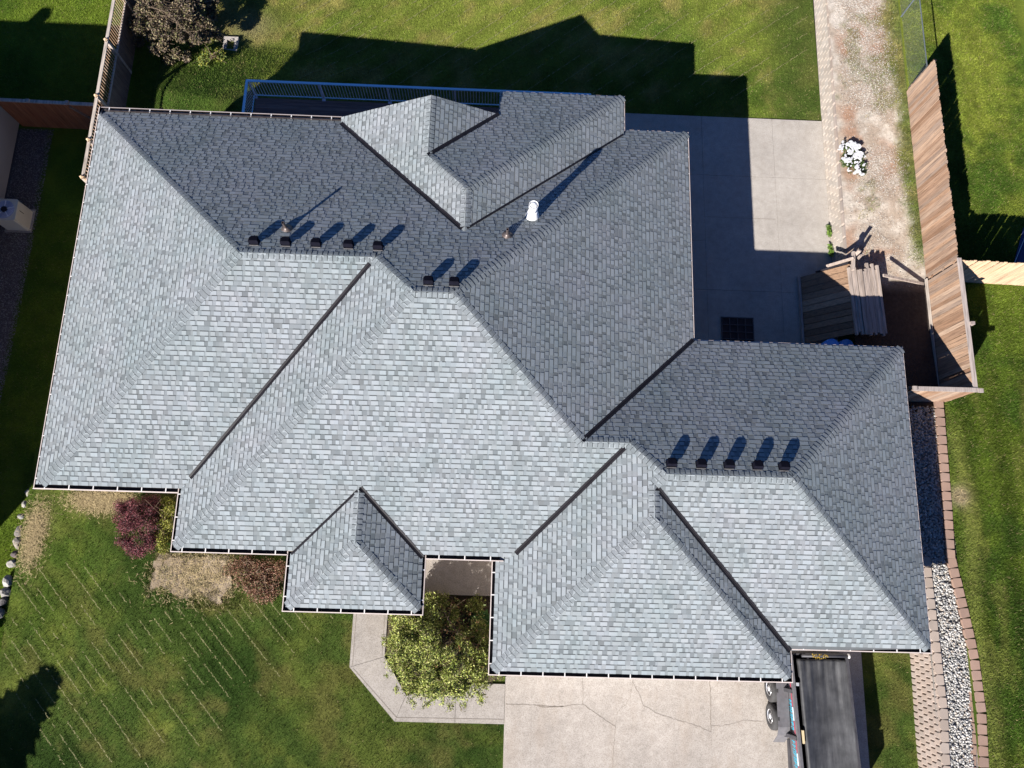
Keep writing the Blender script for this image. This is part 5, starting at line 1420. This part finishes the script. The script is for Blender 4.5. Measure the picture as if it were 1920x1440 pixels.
simple_shrub('yellow_shrub', 'narrow yellow-green shrub between the crimson shrub and the house wall', 'shrub', (-10.5, 0.7, 0.05), cs, [(.2, .2, .2)] * len(cs), 5000, 0.06, [(0.20, 0.20, 0.025), (0.14, 0.16, 0.02), (0.25, 0.23, 0.05)], 11, 0.3)
cs = [(gg.uniform(-8.35, -6.65), gg.uniform(-1.45, -0.25), 0.36 + gg.uniform(-.06, .12)) for _ in range(46)]
cs = [c for c in cs if c[1] > -1.5 + 0.55 * max(0, (-7.3 - c[0]))]
simple_shrub('russet_shrub', 'low russet and rust-brown shrub beside the bare soil under the eave', 'shrub', (-7.4, -0.7, 0.25), cs, [(.26, .26, .14)] * len(cs), 16000, 0.055, [(0.20, 0.085, 0.055), (0.26, 0.13, 0.08), (0.13, 0.07, 0.045), (0.12, 0.12, 0.04), (0.30, 0.17, 0.11)], 12, 0.3, aspect=2.4)
# brown-leaved tree at the top left
gg = np.random.default_rng(13)
bt = empty('brown_tree', (-12.6, 19.6, -1.0), 'rounded tree with dull brown and olive leaves beside the baluster fence', 'tree')
mb = MB(); mb.tube((-12.6, 19.6, -1.1), (-12.7, 19.6, 0.5), 0.11, 0.08, 8); part('trunk', mb, 'bark', bt)
cs = []; tips = []
for i in range(110):
    an = gg.uniform(0, 2 * math.pi); r_ = math.sqrt(gg.uniform(0, 1)); 
    x = -13.05 + 1.72 * r_ * math.cos(an); y = 20.2 + 1.65 * r_ * math.sin(an)
    cs.append((x, y, 0.6 - 0.9 * r_ ** 2 + gg.uniform(-.35, .3)))
    if i % 4 == 0: tips.append(cs[-1])
crown(bt, leaves_np(38000, cs, [(.24, .24, .2)] * len(cs), gg, 0.09, [(0.12, 0.088, 0.05), (0.16, 0.12, 0.072), (0.115, 0.115, 0.045), (0.075, 0.055, 0.04), (0.20, 0.165, 0.09), (0.11, 0.08, 0.065)], shell=0.35, aspect=1.9))
branch_tree(bt, (-12.7, 19.6, 0.4), tips, 0.035, 'bark', 14, 'branches', 2)
simple_shrub('shrub', 'small yellow-leaved shrub at the foot of the brown tree', 'shrub', (-11.6, 18.9, -0.95), [(-11.75, 18.95, -.75), (-11.4, 19.0, -.8), (-11.9, 18.7, -.75)], [(.3, .3, .2)] * 3, 1100, 0.08, [(0.21, 0.21, 0.03), (0.13, 0.16, 0.03), (0.09, 0.13, 0.03)], 15)
# spruce outside the lower left corner, its shadow falls on the front lawn
gg = np.random.default_rng(17)
sp = empty('spruce_tree', (-18.5, -10.7, -0.6), 'dark spruce tree beyond the lower left corner shading the front lawn', 'tree')
mb = MB(); mb.tube((-18.5, -10.7, -0.7), (-18.5, -10.7, 4.3), 0.16, 0.02, 8); part('trunk', mb, 'bark', sp)
V = []; F = []
for lv in range(15):
    z = -0.1 + lv * 0.30; rad = 2.75 * (1 - lv / 15.5) ** 0.62
    for k in range(15):
        an = k * 2 * math.pi / 15 + lv * 0.4 + gg.uniform(-.15, .15); L_ = rad * gg.uniform(.8, 1.12); c, s = math.cos(an), math.sin(an)
        p0 = np.array([-18.5, -10.7, z + .15]); p1 = p0 + np.array([c * L_, s * L_, -0.12 * L_]); pm = p0 + (p1 - p0) * .55; sd = np.array([-s, c, 0]) * L_ * .26
        o_ = len(V); V += [p0, pm + sd, p1, pm - sd, pm + np.array([0, 0, .12])]; F += [(o_, o_ + 1, o_ + 4), (o_ + 1, o_ + 2, o_ + 4), (o_ + 2, o_ + 3, o_ + 4), (o_ + 3, o_, o_ + 4)]
V = np.array(V); F = np.array(F)
link('crown', np_mesh('crown', V - np.array(sp.location), F, np.tile([0.02, 0.045, 0.018], (len(F), 1)), 'leaf'), sp)
# white flowers on the gravel strip
fl = empty('white_flowers', (12.5, 14.4, 0.98), 'patch of dense white flowers on the gravel behind the patio wall', 'flowers')
gg = np.random.default_rng(19)
FP = [(12.1, 14.8), (12.45, 15.1), (12.8, 14.95), (13.05, 14.4), (12.98, 13.95), (12.6, 13.78), (12.42, 14.05), (12.2, 14.3)]
X = gg.uniform(12.0, 13.1, 30000); Y = gg.uniform(13.75, 15.1, 30000); k = inpoly(FP, X + 0.32 * (vnoise(X, Y, .12, 7) - .5), Y + 0.32 * (vnoise(X, Y, .1, 8) - .5)) & (0.5 * vnoise(X, Y, .16, 5) + 0.5 * vnoise(X, Y, .055, 6) > 0.46)
X, Y = X[k], Y[k]; n = len(X); s = gg.uniform(.009, .02, n); a0 = gg.uniform(0, 6.28, n); Z = 1.13 + .05 * gg.random(n)
Vf = np.stack([np.stack([X + s * np.cos(a0 + j * math.pi / 2), Y + s * np.sin(a0 + j * math.pi / 2), Z + gg.uniform(-.006, .006, n)], -1) for j in range(4)], 1).reshape(-1, 3)
link('blossoms', np_mesh('blossoms', Vf - np.array(fl.location), np.arange(4 * n).reshape(n, 4), np.tile([.70, .70, .71], (n, 1)) * gg.uniform(.75, 1.05, (n, 1)), 'leaf'), fl)
crown(fl, leaves_np(2600, [(12.55, 14.9, 1.03), (12.9, 14.65, 1.03), (12.98, 14.25, 1.03), (12.9, 13.95, 1.02), (12.35, 14.3, 1.02), (12.6, 14.4, 1.0)], [(.35, .2, .08), (.2, .3, .08), (.18, .3, .08), (.25, .15, .08), (.2, .2, .06), (.4, .5, .06)], gg, .07, [(.06, .10, .03), (.09, .13, .03), (.04, .065, .025)], shell=.2), 'foliage')
for i, (x, y, z, lb) in enumerate(((12.02, 11.95, 0.02, 'green weed tuft at the wall foot by the sunlit patio'), (12.03, 11.2, 0.02, 'green weed tuft at the wall foot where the patio shade begins'))):
    simple_shrub('weed', lb, 'weed', (x, y, z), [(x, y, z + .1), (x, y + .2, z + .08)], [(.1, .2, .12), (.1, .15, .1)], 260, .09, [(.08, .15, .02), (.11, .17, .03)], 21 + i, .2, False)

# ------------------------------------------------------------------ planting beds
def bed(name, poly, z, cols, seed):
    xs = [p[0] for p in poly]; ys = [p[1] for p in poly]
    return sheet(name, min(xs), max(xs), min(ys), max(ys), 0.035, lambda x, y: (z_front(x, y) if z is None else z) + 0.01 + 0.05 * fnoise(x, y, .4, seed), lambda X, Y: lerp3(cols[0], cols[1], fnoise(X, Y, .25, seed + 1)), 'soil', lambda x, y: inpoly(poly, x + .45 * (fnoise(x, y, .45, seed) - .5), y + .45 * (fnoise(x, y, .45, seed + 3) - .5)))
bed('planting_bed', [(-3.2, -1.2), (0.5, -1.2), (0.5, -3.8), (-2.3, -3.8), (-3.2, -3.0)], 0.27, ((.05, .04, .03), (.10, .075, .05)), 111)
bed('bare_soil', [(-9.55 + (a + 9.55) * .93, -.75 + (b + .75) * .93) for a, b in SOIL_PATCH], None, ((.135, .10, .07), (.33, .265, .19)), 121)

# ------------------------------------------------------------------ grass
def grass(name, n, x0, x1, y0, y1, zf, cf, keep, seed, h=(0.03, 0.075), w=0.012, lean=1.1):
    g = np.random.default_rng(seed)
    X = g.uniform(x0, x1, n); Y = g.uniform(y0, y1, n)
    k = keep(X, Y); X, Y = X[k], Y[k]; n = len(X)
    Z = zf(X, Y); H = g.uniform(h[0], h[1], n); an = g.uniform(0, 2 * np.pi, n); ln = g.uniform(0.2, lean, n) * H
    ta = g.uniform(0, 2 * np.pi, n)
    dx, dy = np.cos(an) * w / 2, np.sin(an) * w / 2
    V = np.stack([np.stack([X - dx, Y - dy, Z], -1), np.stack([X + dx, Y + dy, Z], -1), np.stack([X + np.cos(ta) * ln, Y + np.sin(ta) * ln, Z + H], -1)], 1).reshape(-1, 3)
    tuft = 0.25 + 1.5 * (0.4 * vnoise(X, Y, 0.30, seed + 902) + 0.35 * vnoise(X, Y, 0.15, seed + 900) + 0.25 * vnoise(X, Y, 0.07, seed + 901))
    C = cf(X, Y) * g.uniform(0.7, 1.5, (n, 1)) * np.array([1.15, 1.12, 1.0]) * tuft[:, None]
    H = H * (0.55 + 0.9 * vnoise(X, Y, 0.16, seed + 900))
    st = g.random(n) < 0.05
    C[st] = np.array([0.26, 0.21, 0.10]) * g.uniform(.7, 1.2, (st.sum(), 1))
    o = link(name, np_mesh(name, V, np.arange(3 * n).reshape(n, 3), C, 'blade')); o['kind'] = 'stuff'
    return o
def k_front(x, y):
    return ~inpoly(WALK_OUT, x, y) & ~((x > 0.5) & (x < 12.0)) & ~((x > -3.3) & (x < 0.6) & (y > -3.9)) & ~inpoly([(-9.55 + (a + 9.55) * .8, -.75 + (b + .75) * .7) for a, b in SOIL_PATCH], x + .4 * (vnoise(x, y, .25, 5) - .5), y + .4 * (vnoise(x, y, .25, 6) - .5)) & ~((x > -12.6) & (x < -9) & (y > 2.3)) & ~((y > 0.6) & (x > -8.6)) & (x < 13.46)
grass('grass', 210000, -15.6, 13.5, -7.2, 2.6, z_front, c_front, k_front, 201)
def k_back(x, y):
    return ~((x > 4.3) & (y < 16.66)) & ~((x > -9.2) & (x < 4.3) & (y < 16.0)) & ~((abs(x + 11.2) < .3) & (abs(y - 19.85) < .37))
grass('grass', 230000, -14.5, 12.05, 14.5, 23.2, z_back, c_back, k_back, 203, (0.03, 0.08))
grass('grass', 270000, 14.6, 19.5, -8.0, 22.5, z_east, c_east, lambda x, y: (abs(y - 9.9) > 0.1) & (x > np.where(y > 5.4, 15.0, np.interp(y, LY, LX) + 0.17)), 205, (0.035, 0.085), 0.012)
grass('grass', 60000, -20.5, -14.8, 15.7, 24.0, z_west, c_west, lambda x, y: x < -14.75, 207)
grass('grass', 40000, -17.2, -15.4, -4.0, 12.0, z_west, c_west, lambda x, y: x < -15.65, 209)
def k_strip(x, y): return np.random.default_rng(4).random(len(x)) < sstep(14.2, 14.8, x + 0.5 * (fnoise(x, y, 1.5, 81) - .5)) * sstep(10.2, 11.5, y) + .22 * sstep(.5, .68, fnoise(x, y, .9, 91)) * sstep(10.5, 12, y)
grass('weedy_grass', 90000, 12.4, 14.9, 9.5, 24.0, z_strip, lambda X, Y: lerp3((0.07, 0.11, 0.018), (0.17, 0.15, 0.06), vnoise(X, Y, .5, 99)), k_strip, 211, (.04, .1))
grass('weedy_grass', 11000, -11.2, -8.0, -1.9, -0.1, lambda x, y: z_front(x, y) + 0.03, lambda X, Y: lerp3((0.05, 0.09, 0.015), (0.14, 0.13, 0.05), vnoise(X, Y, .3, 98)), lambda x, y: (vnoise(x, y, .22, 97) > .62 - 0.25 * (~inpoly([(-9.55 + (a + 9.55) * .75, -.75 + (b + .75) * .65) for a, b in SOIL_PATCH], x, y))), 213)
# rows of dry clippings left by the mower
def clippings(name, segs, zf, seed, gap=0.5):
    g = np.random.default_rng(seed); Xs = []; Ys = []
    for (x0, y0), (x1, y1) in segs:
        L = math.hypot(x1 - x0, y1 - y0); m = int(L * 80)
        t = g.random(m) * L
        on = (0.45 * vnoise(t + x0 * 1.7, np.full(m, x0 * 3 + y0), 0.22, seed + 2) + 0.55 * vnoise(t + y0, np.full(m, y0 * 2 - x0), 0.9, seed + 3)) > gap
        t = t[on] / L
        wob = 0.03 * np.sin(t * 9) 
        Xs.append(x0 + (x1 - x0) * t + g.normal(0, .007, len(t)) + wob * .5); Ys.append(y0 + (y1 - y0) * t + g.normal(0, .007, len(t)))
    X = np.concatenate(Xs); Y = np.concatenate(Ys)
    n = len(X); ang0 = math.atan2(segs[0][1][1] - segs[0][0][1], segs[0][1][0] - segs[0][0][0])
    an = ang0 + g.normal(0, .45, n); l = g.uniform(.008, .024, n); w = .0042
    dx, dy = np.cos(an), np.sin(an); Z = zf(X, Y) + .07
    Z = Z + g.uniform(-.012, .012, n)
    V = np.stack([np.stack([X - dx * l - dy * w, Y - dy * l + dx * w, Z], -1), np.stack([X - dx * l + dy * w, Y - dy * l - dx * w, Z], -1), np.stack([X + dx * l + dy * w, Y + dy * l - dx * w, Z], -1), np.stack([X + dx * l - dy * w, Y + dy * l + dx * w, Z], -1)], 1).reshape(-1, 3)
    C = np.array([0.27, 0.25, 0.12]) * g.uniform(.4, 1.3, (n, 1))
    o = link(name, np_mesh(name, V, np.arange(4 * n).reshape(n, 4), C, 'blade')); o['kind'] = 'stuff'
segs = []
for i in range(-5, 28):
    off = i * 0.385; d = Vector((4.82, -5.02)).normalized(); nrm = Vector((-d.y, d.x))
    p = Vector((-14.2, -2.4)) + nrm * off
    a = p - d * (1.6 - 0.05 * i); b = p + d * 6.5
    if i > 5: a = p + d * (0.18 * i)
    a = a + d * R.uniform(-.5, .6); b = b - d * R.uniform(0, 1.2)
    if i % 2: a = a + (b - a) * R.uniform(0, .4); b = b - (b - a) * R.uniform(.1, .5)
    segs.append((tuple(a), tuple(b)))
segs = [s for s in segs]
def k_cl(segs):
    out = []
    for (a, b) in segs:
        n = 24; run = None
        for j in range(n):
            p = (a[0] + (b[0] - a[0]) * (j + .5) / n, a[1] + (b[1] - a[1]) * (j + .5) / n)
            if k_front(np.array([p[0]]), np.array([p[1]]))[0] and p[0] > -15.3 and p[1] < -0.6 and p[0] < 0.4:
                out.append(((a[0] + (b[0] - a[0]) * j / n, a[1] + (b[1] - a[1]) * j / n), (a[0] + (b[0] - a[0]) * (j + 1) / n, a[1] + (b[1] - a[1]) * (j + 1) / n)))
    return out
clippings('grass_clippings', k_cl(segs), z_front, 301, 0.38)
segs = []
d = Vector((2.06, 1.55)).normalized(); nrm = Vector((-d.y, d.x))
for i in range(-14, 16):
    p = Vector((-1.0, 20.0)) + nrm * (i * 0.56)
    a = p - d * 9; b = p + d * 11
    n = 40
    for j in range(n):
        q = a.lerp(b, (j + .5) / n)
        if -9.0 < q.x < 11.8 and 16.9 < q.y < 23.3: segs.append((tuple(a.lerp(b, j / n)), tuple(a.lerp(b, (j + 1) / n))))
clippings('grass_clippings', segs, z_back, 303, 0.45)
# dry stems over the straw patch and soil on the left
def straw(name, n, sampler, zf, seed):
    g = np.random.default_rng(seed); X, Y = sampler(g, n); n = len(X); an = g.uniform(0, 6.28, n); l = g.uniform(.03, .09, n); w = .007
    dx, dy = np.cos(an), np.sin(an); Z = zf(X, Y) + g.uniform(.02, .1, n)
    V = np.stack([np.stack([X - dx * l - dy * w, Y - dy * l + dx * w, Z], -1), np.stack([X - dx * l + dy * w, Y - dy * l - dx * w, Z], -1), np.stack([X + dx * l, Y + dy * l, Z + g.uniform(-.02, .04, n)], -1)], 1).reshape(-1, 3)
    C = np.array([0.36, 0.28, 0.15]) * g.uniform(.6, 1.3, (n, 1))
    o = link(name, np_mesh(name, V, np.arange(3 * n).reshape(n, 3), C, 'blade')); o['kind'] = 'stuff'
straw('dry_grass', 2000, lambda g, n: (-15.1 + g.normal(0, .2, n) + 0.0, 0.25 + g.normal(0, .55, n)), z_front, 401)
straw('dry_grass', 2600, lambda g, n: (-13.0 + g.normal(0, .55, n), 1.5 + g.normal(0, .22, n)), z_front, 403)
straw('dry_grass', 2600, lambda g, n: (-9.5 + g.normal(0, .7, n), -.85 + g.normal(0, .4, n)), lambda x, y: z_front(x, y) - .01, 405)
